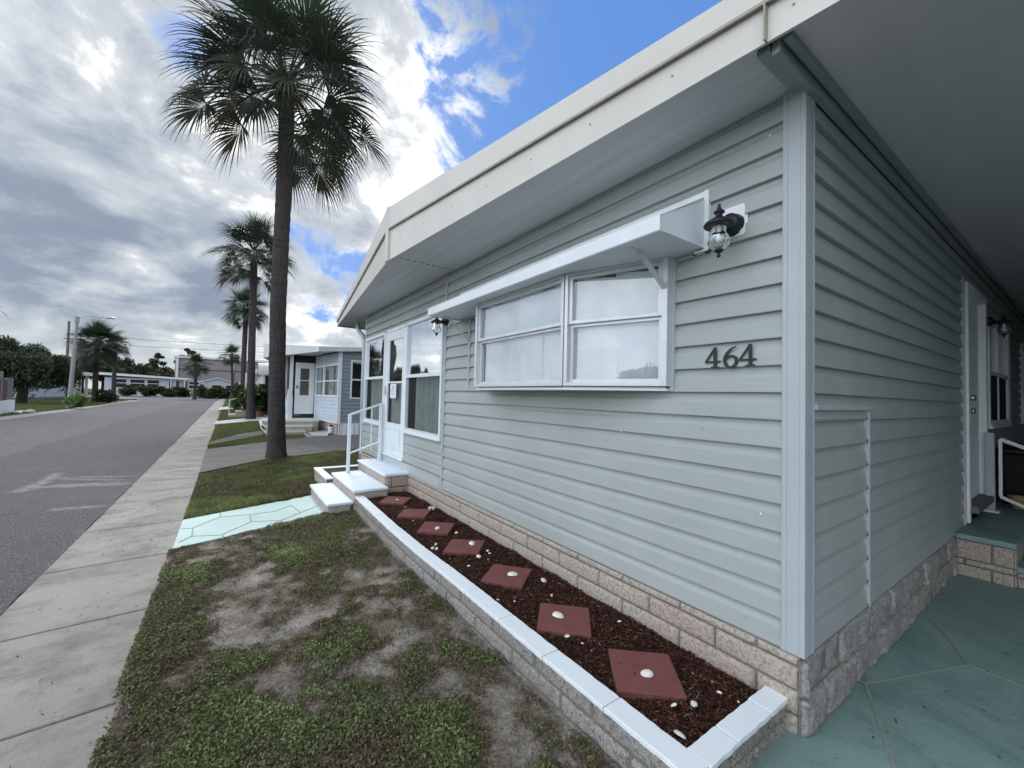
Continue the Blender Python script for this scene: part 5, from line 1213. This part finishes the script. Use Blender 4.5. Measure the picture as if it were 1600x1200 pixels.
# long white home facing us across the bend
YL = 97
x0, x1 = wp(163, YL), wp(294, YL)
h2 = thing('white_home', 'long flat roofed white home facing us across the bend, with dark red shutters', 'mobile home', (x0, YL, 0), -.02)
L = x1-x0; mb = MB(); mb.box(0, L*.86, 0, 9, 0, 3.2); mb.build('wall', M_HWHITE, h2)
mb = MB(); mb.add([(-.6, -.8, 3.55), (L, -.8, 3.15), (L, 9, 3.25), (-.6, 9, 3.7), (-.6, -.8, 4.0), (L, -.8, 3.45), (L, 9, 3.5), (-.6, 9, 4.1)], [(0, 3, 2, 1), (4, 5, 6, 7), (0, 1, 5, 4), (1, 2, 6, 5), (2, 3, 7, 6), (3, 0, 4, 7)]); mb.build('roof', M_WHITE2, h2)
for a, b, z0, z1 in ((1.3, 2.8, 1.5, 2.9), (3.3, 5.2, 1.5, 2.9), (5.6, 7.2, 1.5, 2.9), (11.5, 13.0, 1.6, 2.8)):
    mb = MB(); mb.box(a-.1, b+.1, -.05, 0, z0-.1, z1+.1); f_ = mb.build('window', M_WHITE, h2); mb = MB(); mb.box(a, b, -.07, -.05, z0, (z0+z1)/2); mb.box(a, b, -.07, -.05, (z0+z1)/2+.12, z1); mb.build('pane', M_SCREEN, f_)
for a in (8.6, 9.6, 10.8, 13.3): mb = MB(); mb.box(a, a+.38, -.05, 0, 1.5, 2.9); mb.build('shutter', M_MAROON, h2)
for a in (L-.5, L-2.5): mb = MB(); mb.box(a, a+.15, -.6, -.45, 0, 3.2); mb.build('carport_post', M_WHITE, h2)
h2b = thing('parked_car', 'pale grey car seen end on under the carport of the long white home', 'car', (wp(287, 98), 98, 0), .2)
mb = MB(); mb.prism([(-.9, -2, .35), (.9, -2, .35), (.92, -2, .85), (.7, -1.2, .95), (-.7, -1.2, .95), (-.92, -2, .85)], (0, 4.2, 0)); mb.build('body', M_ALU, h2b, bevel=.08)
mb = MB(); mb.add([(-.8, -1.1, .92), (.8, -1.1, .92), (.8, 1.8, .92), (-.8, 1.8, .92), (-.6, -.5, 1.45), (.6, -.5, 1.45), (.6, 1.2, 1.45), (-.6, 1.2, 1.45)], [(4, 5, 6, 7), (0, 1, 5, 4), (1, 2, 6, 5), (2, 3, 7, 6), (3, 0, 4, 7)]); mb.build('cabin', M_SCREEN, h2b, bevel=.05)
for sx in (-.8, .62):
    for sy in (-1.3, 1.4): mb = MB(); mb.lathe([(0, 0), (.32, 0), (.33, .02), (.33, .18), (.32, .2), (0, .2)], (0, 0, 0), 16, axis='x'); w_ = mb.build('wheel', M_MOWER, h2b); w_.location = (sx+.2, sy, .33)
# grey warehouse
YW = 132
xa, xb = wp(272, YW), wp(420, YW)
wh = thing('warehouse', 'big plain mauve grey warehouse behind the far homes', 'warehouse', (xa, YW, 0), -.03)
mb = MB(); mb.box(0, xb-xa, 0, 30, 0, 9.3); mb.build('wall', M_GREYB, wh)
mb = MB(); mb.box(-.3, xb-xa, -.4, 30, 9.3, 9.8); mb.build('roof', M_WHITE, wh)
mb = MB(); mb.box(0, xb-xa, -.06, 0, 6.35, 6.55); mb.build('wall_seam', M_MAROON, wh)
for a in (.2, wp(361, YW)-xa): mb = MB(); mb.box(a, a+.5, -.35, 0, 0, 9.3); mb.build('drainpipe', M_WHITE, wh)
for k in range(10): pass
# small white home
YS = 84
xa = wp(319, YS); xb = wp(361, YS)
gable_home('white_home', 'small white home with a shallow gable and shaded grey side, before the warehouse', 'mobile home', (xa, YS, 0), .10, xb-xa, 8, 2.75, .55, M_HWHITE, [('window', 1.0, 2.3, 1.3, 2.3, 'f'), ('window', 2.9, 4.4, 1.3, 2.3, 'f'), ('window', 1.2, 2.4, 1.2, 2.2, 'r'), ('window', 4.2, 5.4, 1.2, 2.2, 'r')])
# white garage like block in the gap
mb = MB(); mb.box(wp(374, 70), wp(374, 70)+6, 70, 76, 0, 2.7); o = mb.build('garden_wall', M_HWHITE); tag(o, 'plain white block wall between the slim palm and the second palm', 'wall')

# fence and wall at the left edge
fn = thing('screen_fence', 'maroon and grey slatted panels on a low white wall at the left edge', 'fence', (-11.45, 22.5, 0))
mb = MB(); mb.box(0, .2, 0, 9.0, 0, .72); mb.build('base_wall', M_WHITE2, fn)
k = 0; y = .1
while y < 8.8:
    mb = MB()
    if k % 2 == 0: mb.box(.04, .16, y, y+.55, .72, 1.72); mb.build('panel', M_MAROON, fn)
    else:
        for j in range(7): mb.box(.02, .10, y+.02+j*.125, y+.10+j*.125, .72, 1.85)
        mb.build('slat_panel', M_GREYP, fn)
    y += .58 if k % 2 == 0 else .92; k += 1
mb = MB(); mb.box(0, .2, 7.3, 7.5, .7, 2.15); mb.build('post', M_GREYP, fn); mb = MB(); mb.box(0, .2, 4.0, 4.2, .7, 2.1); mb.build('post', M_GREYP, fn)
rk = thing('rock_bed', 'pale stones heaped at the end of the white wall across the street', 'stones', (-11.1, 31.2, .03))
for k in range(9):
    mb = MB(); r = random.uniform(.10, .2); mb.lathe([(0, -r*.5), (r*.8, -r*.3), (r, 0), (r*.7, r*.4), (0, r*.55)], (0, 0, 0), 8); o = mb.build('stone', M_HWHITE, rk, smooth=True); o.location = (random.uniform(-.3, .5), random.uniform(-.6, .6), r*.4); o.scale = (1, random.uniform(.6, 1.2), 1)

# lamp post
b = onz(107.5, 638, .03); lp = thing('street_lamp', 'tall grey concrete street lamp with a curved arm, across the street', 'street lamp', (float(b[0]), float(b[1]), 0))
tp = ony(121, 497, float(b[1]))-b; tp[2] += b[2]
mb = MB(); mb.tube([(0, 0, -.1), tuple(tp*.5), tuple(tp)], [.13, .105, .07], 10); mb.box(tp[0]-.09, tp[0]+.09, -.09, .09, tp[2]-.35, tp[2]+.1); mb.build('pole', M_POLE, lp, smooth=False)
am = [tuple(ony(x, y, float(b[1]))-np.array([b[0], b[1], 0])) for x, y in ((121, 499), (126, 496), (133, 494), (143, 493.4), (153, 494.5), (160, 496))]
mb = MB(); mb.tube(am, .035, 6); mb.build('arm', M_ALU, lp, smooth=True)
e0 = Vector(am[-1]); mb = MB(); mb.lathe([(0, 0), (.09, .06), (.14, .3), (.12, .55), (.0, .62)], (0, 0, 0), 12, axis='x'); o = mb.build('lamp_head', M_ALU, lp, smooth=True); o.location = e0+Vector((.05, 0, .02)); o.rotation_euler = (0, 0, math.pi); o.scale = (1, 1, .55)
# utility pole
b = ony(103, 600, 88); up_ = thing('utility_pole', 'thin dark utility pole with wires, left of the street lamp', 'pole', (float(b[0]), 88, 0))
t2 = ony(108, 502, 88); mb = MB(); mb.tube([(0, 0, 0), (float(t2[0]-b[0]), 0, float(t2[2]))], [.2, .14], 8); mb.build('pole', M_WOODPOLE, up_)
mb = MB(); mb.bar((-.5, 0, t2[2]-2.6), (1.0, 0, t2[2]-2.6), .12, .12); mb.build('crossarm', M_WOODPOLE, up_)
for dz in (-1.4, -2.5): mb = MB(); mb.tube([(.6, 0, t2[2]+dz), (8, 1, t2[2]+dz-.5), (17, 2, t2[2]+dz-.2), (30, 4, t2[2]+dz+.3)], .025, 4); mb.build('wire', M_MOWER, up_)

# ---- blue neighbour home
nb = thing('mobile_home', 'blue sided mobile home next door with a white door, bay windows and stone steps', 'mobile home', (0, 0, 0))
YN, XN = 14.18, 1.01
mb = MB(); siding(mb, XN, 14, .46, 3.05, [(1.36, 2.9, 1.31, 2.66)], lambda s, z, o: (s, YN-o, z), .46); mb.build('side_siding', M_SIDING_BLUE, nb)
mb = MB()
for k in range(90): x = XN+k*.14; mb.box(x, x+.125, YN-.02, YN, 0, .46)
mb.build('skirt', M_WHITE, nb)
mb = MB(); mb.box(XN+.0, 14, YN+.02, YN+.1, 0, .46); mb.box(XN+.2, 14, YN+.05, 25, .1, 2.9); mb.build('inner_wall', M_DARK, nb)
mb = MB(); mb.box(XN-.05, XN+.06, YN-.05, YN+.06, 0.45, 2.95); mb.build('corner_trim', M_WHITE, nb)
w = thing('window', None, None); w.parent = nb
mb = MB(); frame_panel(mb, (2.9, YN-.02), (1.36, YN-.02), 1.31, 2.66, .05, .06, rails=((1.98, .05),)); mb.build('frame', M_WHITE, w); mb = MB(); mb.box(1.4, 2.86, YN+.0, YN+.01, 1.35, 2.62); mb.build('pane', M_GLASS, w)
mb = MB(); mb.box(1.45, 2.8, YN+.03, YN+.04, 1.35, 2.62); mb.build('curtain', simple('dim_curtain', (.08, .09, .09), .8, .3, 6), w)
A_, B_ = (XN-.02, YN-.02), (.70, 16.9)
Lb = math.dist(A_, B_); tt_ = [0, .62, 1.02]
def along(t): return lerp2(A_, B_, t)
lowm = MB(); nvec = ((B_[1]-A_[1])/Lb, -(B_[0]-A_[0])/Lb); nvec = (-nvec[0], -nvec[1]) if nvec[0] > 0 else nvec
dv = ((B_[0]-A_[0])/Lb, (B_[1]-A_[1])/Lb)
siding(lowm, 0, Lb, .46, 1.36, [], lambda s, z, o: (A_[0]+dv[0]*s+nvec[0]*o, A_[1]+dv[1]*s+nvec[1]*o, z), .46); siding(lowm, 0, Lb, 2.5, 2.9, [], lambda s, z, o: (A_[0]+dv[0]*s+nvec[0]*o, A_[1]+dv[1]*s+nvec[1]*o, z), .46); lowm.build('bay_siding', simple('pale_blue_siding', (.52, .58, .66), .5, .06, 3), nb)
bw = thing('bay_window', None, None); bw.parent = nb
fr = MB(); gl_ = MB(); cu = MB()
for u0, u1 in ((0, .60), (.60, 1.0)):
    a, b = along(u1), along(u0); frame_panel(fr, a, b, 1.36, 2.52, .06, .07, rails=((1.93, .045),))
    gl_.add([(a[0], a[1], 1.4), (b[0], b[1], 1.4), (b[0], b[1], 2.5), (a[0], a[1], 2.5)], [(0, 1, 2, 3)])
    cu.add([(a[0]+.06, a[1]+.01, 1.4), (b[0]+.06, b[1]+.01, 1.4), (b[0]+.06, b[1]+.01, 2.5), (a[0]+.06, a[1]+.01, 2.5)], [(0, 1, 2, 3)])
for u in (0.01, .60, .985): a = along(u); fr.box(a[0]-.035, a[0]+.02, a[1]-.035, a[1]+.035, .46, 2.9)
fr.bar((*A_, .47), (*B_, .47), .05, .04); fr.build('frame', M_WHITE, bw); gl_.build('pane', M_GLASS, bw); cu.build('curtain', simple('pale_drape', (.34, .36, .35), .8, .15, 8), bw)
mb = MB(); blocks(mb, lambda s: (A_[0]+.06+dv[0]*s, A_[1]+dv[1]*s, nvec[0], nvec[1]), Lb, 0.02, [.14, .14, .14], .4, rough=.01, nx=10); mb.bar((A_[0]+.09, A_[1], .2), (B_[0]+.09, B_[1], .2), .04, .5, 1); mb.build('skirt', [M_SKIRT, M_MORTAR], nb, smooth=True)
YD = 17.0; dl, drr = float(ony(461, 600, YD)[0]), float(ony(491, 600, YD)[0])
d_ = thing('storm_door', None, None); d_.parent = nb
zb_ = float(ony(476, 646.5, YD)[2]); zt_ = float(ony(476, 567, YD)[2])
mb = MB(); mb.box(dl, drr, YD-.03, YD+.02, zb_, zt_); mb.build('door_leaf', M_WHITE, d_); 
mb = MB(); mb.box(dl+.17, drr-.20, YD-.04, YD-.03, zb_+.72, zt_-.22); pn = mb.build('pane', M_SHADE, d_)
mb = MB(); mb.box(dl+.17, drr-.20, YD-.05, YD-.04, zb_+1.28, zb_+1.31); mb.build('door_rail', M_WHITE, d_)
mb = MB(); mb.box(dl+.05, dl+.08, YD-.09, YD-.03, zb_+.98, zb_+1.1); mb.build('door_handle', M_SCREEN, d_)
mb = MB(); mb.box(dl-.10, drr+.1, YD+.02, YD+.05, zt_, 2.95); mb.box(dl-.10, dl, YD+.02, YD+.05, .6, 2.9); mb.build('transom_screen', M_SCREEN, nb)
# dark screened wall beyond the door, facing the street
xs_ = dl-.14
mb = MB(); mb.box(xs_, xs_+.04, YD, 22, 1.15, 2.9); mb.build('porch_screen', M_SCREEN, nb); mb = MB(); mb.box(xs_-.02, xs_+.05, YD+.05, 22, .3, 1.15); mb.build('porch_wall', M_WHITE, nb)
mb = MB(); 
for yy in (YD, 18.4, 20.0, 21.9): mb.box(xs_-.05, xs_+.06, yy-.03, yy+.05, .3, 2.92)
mb.build('porch_post', M_WHITE, nb)
# steps
mb = MB(); x0_, x1_ = xs_-.9, .62
for k, (ya, zt) in enumerate(((15.55, .50), (15.2, .34), (14.95, .17))):
    blocks(mb, lambda s: (x0_+s, ya, 0, -1), x1_-x0_-(.0 if k == 0 else .25*k), .0, [zt-.05] if k == 2 else [zt-.19, .14], .36, rough=.006, depth=.012, nx=10, seed=k); mb.box(x0_, x1_-.25*k, ya+.003, YD, 0, zt-.05, 1); mb.box(x0_-.02, x1_-.25*k+.02, ya-.02, YD, zt-.05, zt, 2)
mb.build('steps', [M_SKIRT, M_MORTAR, M_HCREAM], nb)
mb = MB(); mb.bar((xs_-.1, 15.6, .5), (xs_-.1, 15.6, 1.35), .04, .04, up=(1, 0, 0)); mb.bar((xs_-.1, 16.8, .5), (xs_-.1, 16.8, 1.6), .05, .05, up=(1, 0, 0)); mb.bar((xs_-.1, 16.8, 1.5), (xs_-.35, 15.3, .95), .03, .03)
for yy in (15.9, 16.2, 16.5): mb.bar((xs_-.14, yy, .5), (xs_-.14, yy, 1.3), .015, .015, up=(1, 0, 0))
mb.build('railing', M_WHITE, nb)
# its roof edge, prow shaped as well
ec = (.30, 13.95); pk = (-1.0, 18.6); el = (-.2, 23.2)
sf = MB(); sf.add([(ec[0], ec[1], 2.88), (pk[0], pk[1], 2.88), (el[0], el[1], 2.88), (14, 23.2, 3.0), (14, 13.95, 3.06), (2.0, 13.95, 3.02)], [(0, 1, 2, 3, 4, 5)]); sf.build('soffit', M_SOFFIT, nb)
mb = MB()
def fas(p, q2, zb0, zb1, zt0, zt1, w=.03):
    d = Vector((q2[0]-p[0], q2[1]-p[1], 0)).normalized(); n = Vector((d.y, -d.x, 0))*w
    V = []
    for s in (-1, 1):
        for (P_, z) in ((p, zb0), (q2, zb1), (q2, zt1), (p, zt0)): V.append((P_[0]+n.x*s*.5, P_[1]+n.y*s*.5, z))
    mb.add(V, [(0, 1, 2, 3), (7, 6, 5, 4), (0, 4, 5, 1), (1, 5, 6, 2), (2, 6, 7, 3), (3, 7, 4, 0)])
fas(ec, pk, 2.86, 2.86, 3.03, 3.42); fas(pk, el, 2.86, 2.86, 3.42, 3.05); fas(ec, (2.0, 13.95), 2.86, 3.0, 3.03, 3.13); fas((2.0, 13.95), (14, 13.95), 3.0, 3.06, 3.13, 3.2)
mb.build('fascia', simple('grey_white_fascia', (.58, .59, .60), .5, .08, 3), nb)
mb = MB(); mb.add([(ec[0], ec[1], 3.03), (pk[0], pk[1], 3.42), (14, 18.6, 3.5), (14, 13.95, 3.2), (2.0, 13.95, 3.13)], [(0, 1, 2, 3, 4)]); mb.add([(pk[0], pk[1], 3.42), (el[0], el[1], 3.05), (14, 23.2, 3.1), (14, 18.6, 3.5)], [(0, 1, 2, 3)]); mb.build('roof', M_ROOF, nb)
# pebble bed with edging, urn
pb_ = [tuple(onz(x, y, .1)[:2]) for x, y in ((466, 666), (482, 663), (512, 665), (517, 672), (512, 680), (488, 679.5))]
tag(sheet('pebble_bed', pb_, .10, M_PEBBLE, None, .12), 'bed of white pebbles at the corner of the blue home', 'pebbles', kind='stuff')
pb2 = [tuple(onz(x, y, .08)[:2]) for x, y in ((404, 656), (416, 655), (416, 674), (408, 668))]
tag(sheet('pebble_bed', pb2, .09, M_PEBBLE, None, .12), 'small white pebble bed just left of the tallest palm trunk', 'pebbles', kind='stuff')
mb = MB()
for a, b in (((484, 684), (466, 668)), ((486, 684), (512, 683))): A2, B2 = onz(*a, .05), onz(*b, .05); mb.bar((A2[0], A2[1], .05), (B2[0], B2[1], .05), .13, .10)
tag(mb.build('edging_stones', M_PLANTER, None, bevel=.02), 'grey stone edging around the pebble bed of the blue home', 'edging')
g = onz(517, 677, .08); fp_ = thing('flower_pot', 'small white bucket planter at the corner of the blue home', 'flower pot', (float(g[0]), float(g[1]), .09)); mb = MB(); mb.lathe([(0, 0), (.07, 0), (.10, .2), (.11, .2), (.11, .23), (.09, .23), (.085, .18), (0, .17)], (0, 0, 0), 16); mb.build('pot', M_WHITE, fp_); mb = MB(); mb.lathe([(0, .17), (.05, .19), (.07, .26), (0, .3)], (0, 0, 0), 8); mb.build('soil', M_MULCH, fp_)

# ---- cream home with awning beyond the blue one
YC = 27.5; c0 = float(ony(411, 600, YC)[0])
ch = thing('mobile_home', 'cream home beyond the blue one, half hidden by the tallest palm, with rounded canvas awning', 'mobile home', (0, 0, 0))
mb = MB(); mb.box(c0, 8, YC, 34, .3, 2.55); mb.build('wall', M_HCREAM, ch); mb = MB(); mb.box(c0-.02, 8, YC-.02, 34, 0, .35); mb.build('skirt', M_SKIRT, ch)
mb = MB(); mb.prism([(c0-.35, YC-.4, 2.55), (8, YC-.4, 2.55), (8, YC-.4, 3.0), (c0-.35, YC-.4, 2.80)], (0, 7.2, 0)); mb.build('roof', M_FASCIA, ch)
mb = MB()
ca, cb = float(ony(402, 600, YC-.5)[0]), float(ony(448, 600, YC-.5)[0])
def cano(u, v): a = math.pi*v*.5; return (ca+(cb-ca)*u, YC+.1-1.3*math.sin(a), 3.25-.75*(1-math.cos(a))-.1*(1-u))
mb.grid(cano, 10, 8); mb.build('awning', M_CANVAS, ch, smooth=True)
for (x, y) in ((float(ony(384, 600, YC-1.0)[0]), YC-1.0), (c0-.02, YC-.9)): mb = MB(); mb.box(x-.04, x+.04, y-.04, y+.04, 0, 2.5); mb.build('awning_post', M_WHITE, ch)
mb = MB(); mb.box(c0+.1, c0+.55, YC-.03, YC, .5, 2.4); mb.build('door', M_SCREEN, ch)
mb = MB()
for k in range(3): mb.box(c0-1.6+.3*k, c0+.6, YC-1.6+.25*k, YC, .0, .18*(k+1))
mb.build('steps', M_SKIRT, ch); 
mb = MB(); mb.bar((c0-.1, YC-.2, .5), (c0-.1, YC-.2, 1.5), .04, .04, up=(1, 0, 0)); mb.bar((c0-.1, YC-.2, 1.45), (c0-1.6, YC-1.2, .95), .04, .04); mb.bar((c0-1.6, YC-1.2, 0), (c0-1.6, YC-1.2, .95), .04, .04, up=(1, 0, 0)); mb.build('railing', M_WHITE, ch)
for k, (px, lb) in enumerate(((399, 'left terracotta pot on the steps of the cream home'), (405, 'right terracotta pot on the steps of the cream home'))):
    x = float(ony(px, 600, YC-1.75)[0]); o_ = thing('flower_pot', lb, 'flower pot', (x, YC-1.75, .0), 0, 'terracotta pots by the cream home'); mb = MB(); mb.lathe([(0, 0), (.13, 0), (.19, .33), (.21, .33), (.21, .38), (.17, .38), (0, .33)], (0, 0, 0), 14); mb.build('pot', M_TERRA, o_); lf = link('leaves', BL, o_); lf.location = (0, 0, .35); lf.scale = (.5, .5, .45)
mb_ = thing('yard_post', 'short white pedestal post left of the second palm trunk', 'post', (float(onz(379, 644, .03)[0]), float(onz(379, 644, .03)[1]), 0))
mb = MB(); mb.box(-.12, .12, -.12, .12, .05, .95); mb.build('column', M_WHITE, mb_, bevel=.02); mb = MB(); mb.box(-.22, .22, -.22, .22, 0, .08); mb.build('base', M_HWHITE, mb_)

# ================================================================ LIGHT
SUN = ray(430, 30); SUN = SUN/np.linalg.norm(SUN)
sl = bpy.data.lights.new('sun', 'SUN'); so = bpy.data.objects.new('sun', sl); COL.objects.link(so)
sl.energy = 1.35; sl.angle = math.radians(16); sl.color = (1, .95, .88)
so.rotation_euler = Vector(SUN).to_track_quat('Z', 'Y').to_euler()
W = bpy.data.worlds.new('World'); SC.world = W; W.use_nodes = True; T = W.node_tree; T.nodes.clear()
class WT(NT):
    def __init__(s): s.t = T
w = WT()
outw = w.n('ShaderNodeOutputWorld')
sky = w.n('ShaderNodeTexSky'); sky.sky_type = 'NISHITA'; sky.sun_disc = False; sky.sun_elevation = math.asin(SUN[2]); sky.sun_rotation = math.atan2(SUN[0], SUN[1]); sky.air_density = 1.0; sky.dust_density = .6; sky.ozone_density = 2.0
tc = w.n('ShaderNodeTexCoord'); D = tc.outputs['Generated']
sx = w.n('ShaderNodeSeparateXYZ'); w.l(D, sx.inputs[0])
zc = w.math('ADD', w.math('MAXIMUM', sx.outputs[2], 0.0), .30)
cx = w.n('ShaderNodeCombineXYZ'); w.l(w.math('DIVIDE', sx.outputs[0], zc), cx.inputs[0]); w.l(w.math('DIVIDE', sx.outputs[1], zc), cx.inputs[1])
UV = cx.outputs[0]
def dot(v):
    x = w.n('ShaderNodeVectorMath', operation='DOT_PRODUCT'); w.l(D, x.inputs[0]); v = np.array(v)/np.linalg.norm(v); x.inputs[1].default_value = tuple(v); return x.outputs['Value']
def smooth(a, lo, hi):
    x = w.n('ShaderNodeMapRange', interpolation_type='SMOOTHSTEP'); x.inputs[1].default_value = lo; x.inputs[2].default_value = hi; x.inputs[3].default_value = 0; x.inputs[4].default_value = 1; w.l(a, x.inputs[0]); return x.outputs[0]
Nb = w.noise(UV, .75, 3, .5, .4)       # big masses
Nm = w.noise(UV, 2.7, 10, .60, .25)      # billows
Nf = w.noise(D, 9.0, 9, .62, .5)       # fine wisps in direction space
# blue gaps
nz_ = w.math('SUBTRACT', w.math('ADD', w.math('MULTIPLY', Nm, .6), w.math('MULTIPLY', Nf, .6)), .6)
def gap(px, py, lo, hi, k): return smooth(w.math('ADD', dot(ray(px, py)), w.math('MULTIPLY', nz_, k)), lo, hi)
g1 = gap(1060, 20, .885, .935, .42)
g2 = gap(500, 385, .9965, 1.002, .040)
g3 = gap(545, 430, .9965, 1.002, .045)
g4 = gap(735, 20, .992, 1.0, .11)
g5 = gap(288, 70, .9988, 1.0, .008)
GAP = w.math('MAXIMUM', w.math('MAXIMUM', g1, g2), w.math('MAXIMUM', w.math('MAXIMUM', g3, g4), g5))
# cloud brightness
glow = smooth(dot(SUN), .55, .99)
mid = gap(560, 330, .86, .99, .10)
midr = gap(700, 190, .94, .99, .15)
dark1 = gap(60, 60, .80, .97, .25)
dark2 = gap(205, 470, .955, .992, .06)
b_ = w.math('ADD', w.math('MULTIPLY', w.math('SUBTRACT', Nm, .5), 1.75), w.math('MULTIPLY', Nf, .50))
b_ = w.math('ADD', b_, .45)
b_ = w.math('ADD', b_, w.math('MULTIPLY', Nb, .20))
b_ = w.math('ADD', b_, w.math('MULTIPLY', glow, .05))
b_ = w.math('ADD', b_, w.math('MULTIPLY', mid, .11))
b_ = w.math('ADD', b_, w.math('MULTIPLY', midr, .10))
b_ = w.math('SUBTRACT', b_, w.math('MULTIPLY', dark1, .07))
b_ = w.math('SUBTRACT', b_, w.math('MULTIPLY', dark2, .17))
hz = smooth(sx.outputs[2], .16, .015)
b_ = w.math('ADD', b_, w.math('MULTIPLY', hz, .16))
cloud = w.ramp(b_, [(.0, (.145, .18, .245)), (.52, (.205, .245, .31)), (.72, (.315, .355, .41)), (.90, (.46, .49, .52)), (1.0, (.74, .75, .745))])
hcol = w.mix(cloud, (.54, .58, .57), w.math('MULTIPLY', hz, .55))
skyc = w.n('ShaderNodeVectorMath', operation='SCALE'); w.l(sky.outputs[0], skyc.inputs[0]); skyc.inputs['Scale'].default_value = .10
blue = w.mix(skyc.outputs[0], (.075, .20, .52), .8)
final = w.mix(hcol, blue, GAP)
bk = smooth(dot((-.95, -.12, .28)), .20, .85)  # extra sky brightness added out of view to light the front wall
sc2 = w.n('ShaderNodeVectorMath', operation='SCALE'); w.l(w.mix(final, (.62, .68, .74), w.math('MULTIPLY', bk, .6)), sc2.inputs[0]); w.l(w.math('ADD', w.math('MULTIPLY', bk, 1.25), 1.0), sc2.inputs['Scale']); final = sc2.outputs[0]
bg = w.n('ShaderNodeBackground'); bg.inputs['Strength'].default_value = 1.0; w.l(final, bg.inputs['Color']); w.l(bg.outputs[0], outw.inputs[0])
SC.view_settings.view_transform = 'Standard'; SC.view_settings.look = 'None'; SC.view_settings.exposure = 0.6; SC.view_settings.gamma = 1.0
SC.cycles.use_denoising = True; SC.cycles.max_bounces = 8; SC.cycles.transparent_max_bounces = 12; SC.cycles.sample_clamp_indirect = 6
